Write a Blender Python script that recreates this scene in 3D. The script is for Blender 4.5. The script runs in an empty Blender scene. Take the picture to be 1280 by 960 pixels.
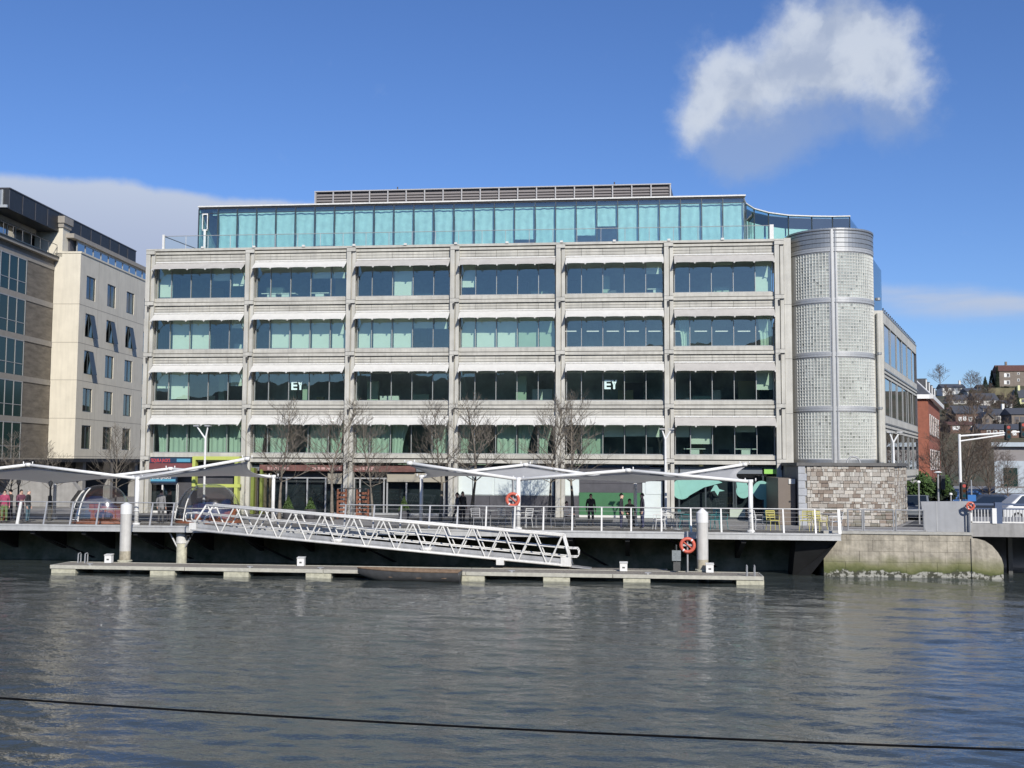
import bpy, math, random
from mathutils import Vector, Matrix
import numpy as np

S = bpy.context.scene
COL = S.collection
R = math.radians

# ------------------------------------------------------------------ camera maths (photo survey)
F = 1356.275; PIT = R(4.141); ROLL = R(.3056); YAW = R(6.2206); HC = 5.35
def ray(px, py):
    x = (px-640)/F; y = -(py-480)/F
    c, s = math.cos(ROLL), math.sin(ROLL)
    xr = c*x-s*y; yr = s*x+c*y
    d = (xr, math.cos(PIT)-yr*math.sin(PIT), math.sin(PIT)+yr*math.cos(PIT))
    cy, sy = math.cos(YAW), math.sin(YAW)
    return Vector((cy*d[0]-sy*d[1], sy*d[0]+cy*d[1], d[2]))
def atY(px, py, Y):
    d = ray(px, py); t = Y/d[1]
    return Vector((d[0]*t, Y, HC+d[2]*t))
def atZ(px, py, Z):
    d = ray(px, py); t = (Z-HC)/d[2]
    return Vector((d[0]*t, d[1]*t, Z))

# ------------------------------------------------------------------ mesh builder
ORIG = {}
class MB:
    def __init__(s): s.v = []; s.f = []; s.m = []
    def add(s, vs, fs, m=0):
        b = len(s.v); s.v.extend([tuple(v) for v in vs])
        for f in fs: s.f.append(tuple(b+i for i in f)); s.m.append(m)
    def quad(s, a, b, c, d, m=0): s.add([a, b, c, d], [(0, 1, 2, 3)], m)
    def box(s, x0, x1, y0, y1, z0, z1, m=0):
        s.add([(x0,y0,z0),(x1,y0,z0),(x1,y1,z0),(x0,y1,z0),(x0,y0,z1),(x1,y0,z1),(x1,y1,z1),(x0,y1,z1)],
              [(0,3,2,1),(4,5,6,7),(0,1,5,4),(1,2,6,5),(2,3,7,6),(3,0,4,7)], m)
    def obox(s, o, ax, ay, az, m=0):
        o, ax, ay, az = Vector(o), Vector(ax), Vector(ay), Vector(az)
        s.add([o, o+ax, o+ax+ay, o+ay, o+az, o+ax+az, o+ax+ay+az, o+ay+az],
              [(0,3,2,1),(4,5,6,7),(0,1,5,4),(1,2,6,5),(2,3,7,6),(3,0,4,7)], m)
    def prism(s, pts, d, m=0):
        n = len(pts); d = Vector(d); P = [Vector(p) for p in pts]
        s.add(P+[p+d for p in P], [tuple(range(n))[::-1], tuple(range(n, 2*n))]+[(i, (i+1) % n, n+(i+1) % n, n+i) for i in range(n)], m)
    def tube(s, p, q, r0, r1=None, n=6, m=0, cap=True):
        r1 = r0 if r1 is None else r1
        p, q = Vector(p), Vector(q); d = q-p
        if d.length < 1e-6: return
        d.normalize()
        a = d.orthogonal().normalized(); b = d.cross(a)
        vs = []
        for (c, r) in ((p, r0), (q, r1)):
            for i in range(n):
                t = 2*math.pi*i/n; vs.append(c+(a*math.cos(t)+b*math.sin(t))*r)
        fs = [(i, (i+1) % n, n+(i+1) % n, n+i) for i in range(n)]
        if cap: fs += [tuple(range(n))[::-1], tuple(range(n, 2*n))]
        s.add(vs, fs, m)
    def path(s, pts, r, n=6, m=0):
        for a, b in zip(pts, pts[1:]): s.tube(a, b, r, r, n, m)
    def lathe(s, prof, c=(0, 0, 0), n=16, m=0):
        c = Vector(c); vs = []
        for (r, z) in prof:
            for i in range(n):
                t = 2*math.pi*i/n; vs.append(c+Vector((r*math.cos(t), r*math.sin(t), z)))
        k = len(prof); fs = []
        for j in range(k-1):
            for i in range(n): fs.append((j*n+i, j*n+(i+1) % n, (j+1)*n+(i+1) % n, (j+1)*n+i))
        fs.append(tuple(range(n))[::-1]); fs.append(tuple(range((k-1)*n, k*n)))
        s.add(vs, fs, m)
    def torus(s, c, R_, r, u, w, n=24, k=8, m=0, mod=None):
        c, u, w = Vector(c), Vector(u), Vector(w); nn = u.cross(w).normalized(); vs = []; 
        for i in range(n):
            t = 2*math.pi*i/n; d = u*math.cos(t)+w*math.sin(t)
            for j in range(k):
                q = 2*math.pi*j/k; vs.append(c+d*(R_+r*math.cos(q))+nn*r*math.sin(q))
        b = len(s.v); s.v.extend([tuple(v) for v in vs])
        for i in range(n):
            mm = mod(i) if mod else m
            for j in range(k):
                s.f.append((b+i*k+j, b+((i+1) % n)*k+j, b+((i+1) % n)*k+(j+1) % k, b+i*k+(j+1) % k)); s.m.append(mm)
    def grid(s, fn, nu, nv, m=0):
        vs = [fn(i/nu, j/nv) for j in range(nv+1) for i in range(nu+1)]
        s.add(vs, [(j*(nu+1)+i, j*(nu+1)+i+1, (j+1)*(nu+1)+i+1, (j+1)*(nu+1)+i) for j in range(nv) for i in range(nu)], m)
    def build(s, name, mats, parent=None, smooth=False, origin=None):
        me = bpy.data.meshes.new(name)
        off = Vector(ORIG.get(parent.name, (0, 0, 0))) if parent else (Vector(origin) if origin is not None else Vector((0, 0, 0)))
        me.from_pydata([tuple(Vector(v)-off) for v in s.v], [], s.f)
        if not isinstance(mats, (list, tuple)): mats = [mats]
        for x in mats: me.materials.append(x)
        if len(mats) > 1: me.polygons.foreach_set('material_index', s.m)
        if smooth: me.polygons.foreach_set('use_smooth', [True]*len(me.polygons))
        me.update()
        o = bpy.data.objects.new(name, me); COL.objects.link(o)
        if parent: o.parent = parent
        else: o.location = off
        ORIG[o.name] = tuple(off)
        return o

def tag(o, label=None, cat=None, group=None, kind=None):
    if label: o['label'] = label
    if cat: o['category'] = cat
    if group: o['group'] = group
    if kind: o['kind'] = kind
    return o
def thing(name, label, cat, loc=(0, 0, 0), group=None, rz=0):
    o = bpy.data.objects.new(name, None); COL.objects.link(o)
    o.location = loc; o.rotation_euler = (0, 0, rz); o.empty_display_size = .2
    ORIG[o.name] = (0, 0, 0) if rz else tuple(loc)
    return tag(o, label, cat, group)
def local(o): ORIG[o.name] = (0, 0, 0); return o        # parts given in the thing's own coordinates
def dup(o, parent=None):
    c = o.copy(); COL.objects.link(c)
    if parent: c.parent = parent
    ORIG[c.name] = ORIG.get(o.name, (0, 0, 0))
    for ch in list(o.children): dup(ch, c)
    return c
def structure(o): o['kind'] = 'structure'; return o

# ------------------------------------------------------------------ materials
def mat(name, col=(.5, .5, .5), rough=.6, metal=0, var=0, scale=3, stretch=(1, 1, 1), spec=.5, bump=0, bscale=None, streak=0, col2=None, obj=False):
    m = bpy.data.materials.new(name); m.use_nodes = True
    nt = m.node_tree; N = nt.nodes; L = nt.links
    b = N['Principled BSDF']
    b.inputs['Base Color'].default_value = (*col, 1); b.inputs['Roughness'].default_value = rough
    b.inputs['Metallic'].default_value = metal; b.inputs['Specular IOR Level'].default_value = spec
    if var or bump or streak or col2:
        if obj: tc = N.new('ShaderNodeTexCoord'); src = tc.outputs['Object']
        else: g = N.new('ShaderNodeNewGeometry'); src = g.outputs['Position']
        mp = N.new('ShaderNodeMapping'); mp.inputs['Scale'].default_value = stretch; L.new(src, mp.inputs['Vector'])
        nz = N.new('ShaderNodeTexNoise'); nz.inputs['Scale'].default_value = scale; nz.inputs['Detail'].default_value = 6; nz.inputs['Roughness'].default_value = .62
        L.new(mp.outputs[0], nz.inputs['Vector'])
        mr = N.new('ShaderNodeMapRange'); mr.inputs['From Min'].default_value = .3; mr.inputs['From Max'].default_value = .7
        L.new(nz.outputs['Fac'], mr.inputs['Value'])
        mx = N.new('ShaderNodeMix'); mx.data_type = 'RGBA'
        c2 = col2 if col2 else tuple(max(0, c*(1-var)) for c in col)
        c1 = col if col2 else tuple(min(1, c*(1+var*.6)) for c in col)
        mx.inputs[6].default_value = (*c2, 1); mx.inputs[7].default_value = (*c1, 1)
        L.new(mr.outputs[0], mx.inputs[0]); out = mx.outputs[2]
        if streak:
            mp2 = N.new('ShaderNodeMapping'); mp2.inputs['Scale'].default_value = (1, 1, .08); L.new(src, mp2.inputs['Vector'])
            n2 = N.new('ShaderNodeTexNoise'); n2.inputs['Scale'].default_value = 5; n2.inputs['Detail'].default_value = 4; L.new(mp2.outputs[0], n2.inputs['Vector'])
            m2 = N.new('ShaderNodeMapRange'); m2.inputs['From Min'].default_value = .4; m2.inputs['From Max'].default_value = .75
            m2.inputs['To Min'].default_value = 1; m2.inputs['To Max'].default_value = 1-streak; L.new(n2.outputs['Fac'], m2.inputs['Value'])
            mm = N.new('ShaderNodeMix'); mm.data_type = 'RGBA'; mm.blend_type = 'MULTIPLY'; mm.inputs[0].default_value = 1
            L.new(out, mm.inputs[6]); L.new(m2.outputs[0], mm.inputs[7]); out = mm.outputs[2]
        L.new(out, b.inputs['Base Color'])
        if bump:
            nb = N.new('ShaderNodeTexNoise'); nb.inputs['Scale'].default_value = bscale or scale*4; nb.inputs['Detail'].default_value = 5; L.new(mp.outputs[0], nb.inputs['Vector'])
            bp = N.new('ShaderNodeBump'); bp.inputs['Strength'].default_value = bump; bp.inputs['Distance'].default_value = .05
            L.new(nb.outputs['Fac'], bp.inputs['Height']); L.new(bp.outputs[0], b.inputs['Normal'])
    return m

def glass(name, tint=(.6, .78, .74), refl=.12, rough=.005, gcol=(1, 1, 1), warp=.0):
    m = bpy.data.materials.new(name); m.use_nodes = True
    nt = m.node_tree; N = nt.nodes; L = nt.links
    N.remove(N['Principled BSDF']); out = N['Material Output']
    tr = N.new('ShaderNodeBsdfTransparent'); tr.inputs[0].default_value = (*tint, 1)
    gl = N.new('ShaderNodeBsdfGlossy'); gl.inputs['Roughness'].default_value = rough; gl.inputs['Color'].default_value = (*gcol, 1)
    fr = N.new('ShaderNodeLayerWeight')
    pw = N.new('ShaderNodeMath'); pw.operation = 'POWER'; pw.inputs[1].default_value = 5; L.new(fr.outputs['Facing'], pw.inputs[0])
    ad = N.new('ShaderNodeMath'); ad.operation = 'MULTIPLY_ADD'; ad.use_clamp = True; ad.inputs[1].default_value = 1-refl; ad.inputs[2].default_value = refl
    L.new(pw.outputs[0], ad.inputs[0])
    mx = N.new('ShaderNodeMixShader'); L.new(ad.outputs[0], mx.inputs[0]); L.new(tr.outputs[0], mx.inputs[1]); L.new(gl.outputs[0], mx.inputs[2])
    L.new(mx.outputs[0], out.inputs[0])
    if warp:
        g = N.new('ShaderNodeNewGeometry'); nz = N.new('ShaderNodeTexNoise'); nz.inputs['Scale'].default_value = .8; L.new(g.outputs['Position'], nz.inputs['Vector'])
        bp = N.new('ShaderNodeBump'); bp.inputs['Strength'].default_value = warp; bp.inputs['Distance'].default_value = .05
        L.new(nz.outputs['Fac'], bp.inputs['Height']); L.new(bp.outputs[0], gl.inputs['Normal'])
    return m

def cloth(name, col, trans=.3, var=.06):
    m = mat(name, col, .85, var=var, scale=2.5, spec=.15)
    nt = m.node_tree; N = nt.nodes; L = nt.links; b = N['Principled BSDF']
    t = N.new('ShaderNodeBsdfTranslucent'); t.inputs[0].default_value = (*col, 1)
    mx = N.new('ShaderNodeMixShader'); mx.inputs[0].default_value = trans
    L.new(b.outputs[0], mx.inputs[1]); L.new(t.outputs[0], mx.inputs[2]); L.new(mx.outputs[0], N['Material Output'].inputs[0])
    return m

def attr_mat(name, rough=.85, bump=.5, scale=14, var=.25):
    """colour held per stone in a face attribute, with stone grain on top"""
    m = mat(name, (.4, .4, .4), rough, var=var, scale=scale, bump=bump)
    nt = m.node_tree; N = nt.nodes; L = nt.links; b = N['Principled BSDF']
    a = N.new('ShaderNodeAttribute'); a.attribute_name = 'stone'
    mx = [n for n in N if n.bl_idname == 'ShaderNodeMix'][0]
    mx.inputs[6].default_value = (1-var, 1-var, 1-var, 1); mx.inputs[7].default_value = (1, 1, 1, 1)
    mm = N.new('ShaderNodeMix'); mm.data_type = 'RGBA'; mm.blend_type = 'MULTIPLY'; mm.inputs[0].default_value = 1
    L.new(mx.outputs[2], mm.inputs[6]); L.new(a.outputs['Color'], mm.inputs[7]); L.new(mm.outputs[2], b.inputs['Base Color'])
    return m
def set_stone(o, cols):
    at = o.data.attributes.new('stone', 'FLOAT_COLOR', 'FACE')
    at.data.foreach_set('color', np.array([(*c, 1) for c in cols], dtype=np.float32).ravel())

M = {}
M['panel'] = mat('limestone_panel', (.515, .495, .43), .6, var=.22, scale=.9, stretch=(.45, 1, 2.5), streak=.20)
M['panel2'] = mat('limestone_column', (.54, .52, .455), .6, var=.16, scale=.9, streak=.22)
M['groove'] = mat('dark_joint', (.06, .058, .055), .8)
M['bracket'] = mat('dark_bracket', (.05, .048, .045), .5)
M['mull'] = mat('mullion_metal', (.36, .365, .35), .4, metal=.2)
M['mull_dark'] = mat('dark_mullion', (.06, .075, .08), .4, metal=.3)
M['awn_w'] = cloth('white_awning_fabric', (.71, .69, .63), .12, .08)
M['awn_g'] = cloth('grey_awning_fabric', (.50, .475, .43), .08, .1)
M['glass'] = glass('window_glass', (.73, .88, .80), .17, .004, gcol=(.86, 1, .96), warp=.05)
M['pglass'] = glass('penthouse_glass', (.65, .90, .87), .17, .004, warp=.02)
M['wglass'] = glass('wing_glass', (.25, .38, .42), .40, .004, warp=.03)
M['shopglass'] = glass('shop_glass', (.45, .55, .55), .08, .004)
M['rail_glass'] = glass('balustrade_glass', (.86, .93, .91), .07, .01)
M['blind'] = mat('roller_blind', (.82, .80, .72), .9, var=.04, scale=2)
M['blind_g'] = mat('green_blind', (.45, .52, .42), .9, var=.06, scale=2)
M['drape'] = cloth('drape_cloth', (.70, .76, .66), .2)
M['pcurt'] = cloth('penthouse_curtain_cloth', (.86, .87, .85), .15, .16)
M['ceil'] = mat('ceiling_board', (.74, .74, .72), .8)
M['carpet'] = mat('office_carpet', (.17, .19, .21), .9)
M['inwall'] = mat('inner_wall', (.62, .68, .66), .85, var=.7, scale=.4)
M['white'] = mat('white_paint', (.78, .77, .73), .4, var=.05, scale=4)
M['white2'] = mat('white_weathered_paint', (.72, .705, .655), .45, var=.12, scale=6, streak=.1)
M['zinc'] = mat('zinc_band', (.36, .36, .345), .35, metal=.6, var=.12, scale=2)
M['louvre'] = mat('grey_louvre', (.23, .21, .20), .5, var=.1, scale=2, stretch=(1, 1, 8))
M['louvre_f'] = mat('louvre_frame', (.38, .37, .36), .5)
M['roof'] = mat('roof_membrane', (.25, .25, .25), .8)
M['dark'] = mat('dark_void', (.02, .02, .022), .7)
M['steel'] = mat('grey_steel', (.46, .46, .445), .4, metal=.3, var=.08, scale=5)
M['steel_d'] = mat('dark_steel', (.09, .09, .085), .5, metal=.2, var=.2, scale=5)
M['galv'] = mat('galvanised_steel', (.46, .46, .45), .45, metal=.35, var=.15, scale=3, streak=.2)
M['block'] = mat('glass_block', (.42, .44, .385), .15, var=.5, scale=.8, spec=.8)
M['block_d'] = mat('glass_block_dim', (.24, .255, .22), .15, var=.35, scale=.9, spec=.8)
M['mortar'] = mat('block_mortar', (.58, .575, .52), .7, var=.15)
M['masonry'] = attr_mat('rubble_stone')
M['mort_d'] = mat('rubble_mortar', (.34, .32, .28), .9, var=.2, scale=8)
M['coping'] = mat('dark_coping', (.13, .125, .115), .7, var=.2, scale=4)
M['ash'] = mat('grey_ashlar', (.40, .41, .42), .75, var=.15, scale=4)
M['brown_panel'] = mat('brown_panel', (.185, .15, .12), .5, var=.08, scale=2)
M['deckwood'] = mat('boardwalk_timber', (.15, .14, .125), .8, var=.3, scale=3, stretch=(.3, 8, 1))
M['edge'] = mat('deck_edge_channel', (.52, .52, .50), .45, metal=.2, var=.1, scale=4, streak=.12)
M['dockwood'] = mat('pontoon_boards', (.28, .25, .20), .85, var=.35, scale=4, stretch=(6, .5, 1))
M['dockedge'] = mat('pontoon_edge', (.48, .46, .38), .7, var=.2, scale=5)
M['float'] = mat('algae_concrete', (.50, .48, .36), .85, var=.3, scale=5, bump=.3)
M['pile'] = mat('guide_pile_steel', (.60, .58, .53), .4, var=.1, scale=4, streak=.22)
M['moss'] = mat('green_slime_stone', (.055, .07, .03), .8, var=.4, scale=4)
M['concrete'] = mat('grey_concrete', (.33, .32, .30), .85, var=.18, scale=2, streak=.2)
M['pave'] = mat('paving', (.26, .25, .235), .85, var=.2, scale=2)
M['asphalt'] = mat('asphalt', (.055, .055, .056), .9, var=.2, scale=6)
M['kerb'] = mat('kerb_stone', (.34, .33, .31), .8, var=.1)
M['rubber'] = mat('black_rubber', (.015, .015, .015), .6)
M['orange'] = mat('lifebuoy_orange', (.62, .13, .08), .5, var=.1)
M['lime'] = mat('lime_paint', (.50, .55, .13), .45, var=.05)
M['limesign'] = mat('lime_sign', (.30, .62, .12), .5)
M['red'] = mat('red_fascia', (.18, .08, .065), .6, var=.4, scale=3)
M['maroon'] = mat('maroon_sign', (.19, .06, .06), .55, var=.15)
M['navy'] = mat('navy_sign', (.02, .045, .09), .5)
M['cyan'] = mat('cyan_lettering', (.10, .33, .46), .5)
M['sign_w'] = mat('white_lettering', (.75, .73, .70), .5)
M['sign_r'] = mat('red_lettering', (.60, .08, .07), .5)
M['green'] = mat('green_hoarding', (.045, .16, .065), .6, var=.1, scale=2)
M['whitewin'] = mat('frosted_window_film', (.66, .72, .69), .35, var=.06, scale=1.5)
M['vinyl'] = mat('pale_green_vinyl', (.23, .48, .40), .5, var=.05)
M['dpanel'] = mat('dark_grey_panel', (.085, .083, .09), .5, var=.2, scale=3)
M['timber'] = mat('reddish_timber', (.25, .095, .05), .6, var=.25, scale=5)
M['cable'] = mat('black_cable', (.004, .004, .005), .9, spec=.1)
M['skin'] = mat('skin', (.60, .38, .29), .6)
M['hair'] = mat('dark_hair', (.025, .018, .014), .7)
M['hairg'] = mat('grey_hair', (.3, .29, .28), .7)
M['bark'] = mat('bare_bark', (.20, .172, .135), .9, var=.35, scale=6)
M['bark2'] = mat('brown_bark', (.17, .13, .10), .9, var=.35, scale=3)
M['leaf'] = mat('evergreen_leaf', (.055, .10, .022), .7, var=.5, scale=2)
M['leaf_d'] = mat('dark_evergreen_leaf', (.022, .036, .018), .8, var=.5, scale=.6)
# ------------------------------------------------------------------ camera, sun, sky
cam_d = bpy.data.cameras.new('camera'); cam = bpy.data.objects.new('camera', cam_d); COL.objects.link(cam)
cam_d.sensor_width = 36; cam_d.lens = 36*F/1280; cam_d.clip_end = 6000; cam_d.clip_start = .1
cf = Vector((0, math.cos(PIT), math.sin(PIT))); cu = Vector((0, -math.sin(PIT), math.cos(PIT))); cr = Vector((1, 0, 0))
c, s = math.cos(ROLL), math.sin(ROLL)
r2 = cr*c+cu*s; u2 = cu*c-cr*s           # picture axes
rot = Matrix.Rotation(YAW, 3, 'Z')
r2, u2, cf = rot @ r2, rot @ u2, rot @ cf
cam.matrix_world = Matrix(((r2.x, u2.x, -cf.x, 0), (r2.y, u2.y, -cf.y, 0), (r2.z, u2.z, -cf.z, HC), (0, 0, 0, 1)))
S.camera = cam

SUN_EL, SUN_AZ = R(30.5), R(23)            # azimuth: from facing the facade, swung to the right
to_sun = Vector((math.sin(SUN_AZ)*math.cos(SUN_EL), -math.cos(SUN_AZ)*math.cos(SUN_EL), math.sin(SUN_EL)))
sd = bpy.data.lights.new('sun', 'SUN'); sd.energy = 3.9; sd.angle = R(.53); sd.color = (1, .955, .885)
sun = bpy.data.objects.new('sun', sd); COL.objects.link(sun)
sun.rotation_euler = (-to_sun).to_track_quat('-Z', 'Y').to_euler()

W = bpy.data.worlds.new('World'); S.world = W; W.use_nodes = True
nt = W.node_tree; N = nt.nodes; L = nt.links
bg = N['Background']; bg.inputs['Strength'].default_value = .1
sky = N.new('ShaderNodeTexSky'); sky.sky_type = 'NISHITA'; sky.sun_disc = False
sky.sun_elevation = SUN_EL; sky.sun_rotation = math.pi-SUN_AZ
sky.air_density = 1.0; sky.dust_density = .4; sky.ozone_density = 2.2
hs = N.new('ShaderNodeHueSaturation'); hs.inputs['Saturation'].default_value = 1.04; hs.inputs['Value'].default_value = 1.0
hm0 = N.new('ShaderNodeMix'); hm0.data_type = 'RGBA'; hm0.blend_type = 'MULTIPLY'; hm0.inputs[0].default_value = 1; hm0.inputs[7].default_value = (.64, .775, 1.10, 1)
L.new(sky.outputs[0], hm0.inputs[6]); L.new(hm0.outputs[2], hs.inputs['Color'])
tc = N.new('ShaderNodeTexCoord')
def math_n(op, a, b=None, clamp=False):
    n = N.new('ShaderNodeMath'); n.operation = op; n.use_clamp = clamp
    for i, x in enumerate((a, b)):
        if x is None: continue
        if isinstance(x, (int, float)): n.inputs[i].default_value = x
        else: L.new(x, n.inputs[i])
    return n.outputs[0]
def vmath(op, a, b):
    n = N.new('ShaderNodeVectorMath'); n.operation = op
    for i, x in enumerate((a, b)):
        if isinstance(x, (tuple, list, Vector)): n.inputs[i].default_value = tuple(x)
        else: L.new(x, n.inputs[i])
    return n
def smooth(x, a, b):
    n = N.new('ShaderNodeMapRange'); n.interpolation_type = 'SMOOTHSTEP'
    n.inputs['From Min'].default_value = a; n.inputs['From Max'].default_value = b; L.new(x, n.inputs['Value']); return n.outputs[0]
D0 = tc.outputs['Generated']
nz = N.new('ShaderNodeTexNoise'); nz.inputs['Scale'].default_value = 16; nz.inputs['Detail'].default_value = 7; nz.inputs['Roughness'].default_value = .58; L.new(D0, nz.inputs['Vector'])
off = vmath('SUBTRACT', nz.outputs['Color'], (.5, .5, .5)).outputs[0]
sc = N.new('ShaderNodeVectorMath'); sc.operation = 'SCALE'; L.new(off, sc.inputs[0]); sc.inputs['Scale'].default_value = .05
D1 = vmath('ADD', D0, sc.outputs[0]).outputs[0]
nf = N.new('ShaderNodeTexNoise'); nf.inputs['Scale'].default_value = 34; nf.inputs['Detail'].default_value = 8; nf.inputs['Roughness'].default_value = .6; L.new(D0, nf.inputs['Vector'])
def blobs(lst):
    acc = None
    for (px, py, r) in lst:
        d = ray(px, py).normalized()
        v = math_n('MULTIPLY', vmath('DISTANCE', D1, d).outputs['Value'], F/r)     # 1 at the blob's rim
        v = math_n('SUBTRACT', 1, v, True)
        if acc is None: acc = v
        else: acc = math_n('ADD', acc, v)
    return acc
bright = blobs([(862,172,46),(868,150,50),(872,118,50),(893,78,58),(935,92,62),(980,60,62),(1000,26,66),(1045,30,70),(1045,72,60),(1092,28,72),(1105,72,66),(1132,52,60),(1138,92,52),(1146,122,46),(965,112,52),(1030,92,52),(925,132,46),(1085,98,46),(905,110,55),(1010,75,60)])
soft = blobs([(905,150,80),(960,135,95),(900,180,70),(1030,115,90),(1100,125,80),(1140,150,62),(960,185,85)])
fb = math_n('MULTIPLY', math_n('SUBTRACT', nf.outputs['Fac'], .5), 1.7)
a_b = smooth(math_n('ADD', bright, fb), .2, 2.0)
a_s = math_n('MULTIPLY', smooth(math_n('ADD', soft, math_n('MULTIPLY', fb, .8)), .25, 1.7), .5)
# stratus bank low on the left, thin streaks low on the right
def plane(p, q): 
    a, b = ray(*p).normalized(), ray(*q).normalized(); n = b.cross(a).normalized()
    if n.z > 0: n = -n
    return n
def above(n_):  # angle below the plane, radians
    return vmath('DOT_PRODUCT', D1s, n_).outputs['Value']
sc2 = N.new('ShaderNodeVectorMath'); sc2.operation = 'SCALE'; L.new(off, sc2.inputs[0]); sc2.inputs['Scale'].default_value = .02
D1s = vmath('ADD', D0, sc2.outputs[0]).outputs[0]
b1 = smooth(above(plane((0, 212), (330, 246))), -.003, .007)
b2 = smooth(above(plane((90, 208), (420, 256))), -.003, .006)
bank = math_n('MULTIPLY', b1, b2)
bank = math_n('MULTIPLY', bank, smooth(vmath('DOT_PRODUCT', D0, ray(640, 500).cross(Vector((0, 0, 1))).normalized()).outputs['Value'], .13, -.10))
lowcut = smooth(vmath('DOT_PRODUCT', D0, (0, 0, 1)).outputs['Value'], .0, .05)
nstr = N.new('ShaderNodeTexNoise'); nstr.inputs['Scale'].default_value = 5; nstr.inputs['Detail'].default_value = 6
mps = N.new('ShaderNodeMapping'); mps.inputs['Scale'].default_value = (1, 1, 9); L.new(D0, mps.inputs['Vector']); L.new(mps.outputs[0], nstr.inputs['Vector'])
st = math_n('MULTIPLY', smooth(above(plane((1100, 350), (1290, 362))), -.003, .012), smooth(math_n('MULTIPLY', above(plane((1100, 388), (1290, 400))), -1), -.012, .014))
st = math_n('MULTIPLY', st, smooth(vmath('DOT_PRODUCT', D0, ray(640, 500).cross(Vector((0, 0, 1))).normalized()).outputs['Value'], .27, .36))
st = math_n('MULTIPLY', st, smooth(nstr.outputs['Fac'], .3, .62))
def mixc(f, a, b):
    m = N.new('ShaderNodeMix'); m.data_type = 'RGBA'
    L.new(f, m.inputs[0]) if not isinstance(f, float) else None
    L.new(a, m.inputs[6])
    if isinstance(b, tuple): m.inputs[7].default_value = (*b, 1)
    else: L.new(b, m.inputs[7])
    return m.outputs[2]
K = 1/.1
def k(*c): return tuple(x*K for x in c)
colr = hs.outputs[0]
bankc = mixc(smooth(vmath('DOT_PRODUCT', D0, (0, 0, 1)).outputs['Value'], .17, .27), tc.outputs['Normal'], k(.50, .56, .67))
bm = [n for n in N if n.bl_idname == 'ShaderNodeMix'][-1]
for l in list(bm.inputs[6].links): L.remove(l)
bm.inputs[6].default_value = (*k(.38, .43, .56), 1)
colr = mixc(math_n('MULTIPLY', bank, .92), colr, bankc)
colr = mixc(math_n('MULTIPLY', st, .95), colr, k(.42, .49, .63))
colr = mixc(a_s, colr, k(.31, .38, .52))
nsh = N.new('ShaderNodeTexNoise'); nsh.inputs['Scale'].default_value = 22; nsh.inputs['Detail'].default_value = 6; L.new(D1, nsh.inputs['Vector'])
cm0 = N.new('ShaderNodeMix'); cm0.data_type = 'RGBA'; cm0.inputs[6].default_value = (*k(.37, .43, .55), 1); cm0.inputs[7].default_value = (*k(.56, .61, .69), 1); L.new(smooth(nsh.outputs['Fac'], .32, .62), cm0.inputs[0])
colr = mixc(math_n('MULTIPLY', a_b, .88), colr, cm0.outputs[2])
L.new(colr, bg.inputs['Color'])

S.view_settings.view_transform = 'Standard'; S.view_settings.look = 'None'; S.view_settings.exposure = .2; S.view_settings.gamma = 1
S.render.engine = 'CYCLES'
cy = S.cycles
cy.use_denoising = True
try: cy.denoiser = 'OPENIMAGEDENOISE'
except Exception: pass
cy.max_bounces = 7; cy.diffuse_bounces = 3; cy.glossy_bounces = 4; cy.transparent_max_bounces = 14; cy.transmission_bounces = 4
cy.caustics_reflective = False; cy.caustics_refractive = False; cy.sample_clamp_indirect = 4

# ------------------------------------------------------------------ river
def water_mat():
    m = mat('river_water', (.056, .067, .063), .015, spec=.5)
    nt = m.node_tree; N = nt.nodes; L = nt.links; b = N['Principled BSDF']
    b.inputs['IOR'].default_value = 1.55
    g = N.new('ShaderNodeNewGeometry')
    mp = N.new('ShaderNodeMapping'); mp.inputs['Scale'].default_value = (.7, 1.25, 1); mp.inputs['Rotation'].default_value = (0, 0, R(9)); L.new(g.outputs['Position'], mp.inputs['Vector'])
    h = None
    for sc_, amp in ((1.5, .016), (5.0, .016), (11, .010)):
        n = N.new('ShaderNodeTexNoise'); n.inputs['Scale'].default_value = sc_; n.inputs['Detail'].default_value = 2; n.inputs['Roughness'].default_value = .5; n.inputs['Distortion'].default_value = .6
        L.new(mp.outputs[0], n.inputs['Vector'])
        v = N.new('ShaderNodeMath'); v.operation = 'MULTIPLY'; v.inputs[1].default_value = amp; L.new(n.outputs['Fac'], v.inputs[0])
        if h is None: h = v.outputs[0]
        else:
            a = N.new('ShaderNodeMath'); L.new(h, a.inputs[0]); L.new(v.outputs[0], a.inputs[1]); h = a.outputs[0]
    # wind patches: ripple strength varies over the river
    np_ = N.new('ShaderNodeTexNoise'); np_.inputs['Scale'].default_value = .09; np_.inputs['Detail'].default_value = 3; L.new(g.outputs['Position'], np_.inputs['Vector'])
    mr = N.new('ShaderNodeMapRange'); mr.inputs['From Min'].default_value = .32; mr.inputs['From Max'].default_value = .68; mr.inputs['To Min'].default_value = .55; mr.inputs['To Max'].default_value = 1.15; L.new(np_.outputs['Fac'], mr.inputs['Value'])
    mu = N.new('ShaderNodeMath'); mu.operation = 'MULTIPLY'; L.new(h, mu.inputs[0]); L.new(mr.outputs[0], mu.inputs[1])
    bp = N.new('ShaderNodeBump'); bp.inputs['Strength'].default_value = 1; bp.inputs['Distance'].default_value = 1; L.new(mu.outputs[0], bp.inputs['Height']); L.new(bp.outputs[0], b.inputs['Normal'])
    return m
M['water'] = water_mat()
rng = np.random.default_rng(5)
nr, ncol = 620, 760
rows = []
for i in range(nr):
    dep = 395*(i/(nr-1))+ (HC*F/ (F*0+1e9))      # pixels below the quay wall's foot
rowY = HC*F/np.linspace(HC*F/60.0, HC*F/5.0*.42, nr)
rowY[-1] = 11.0
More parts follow.
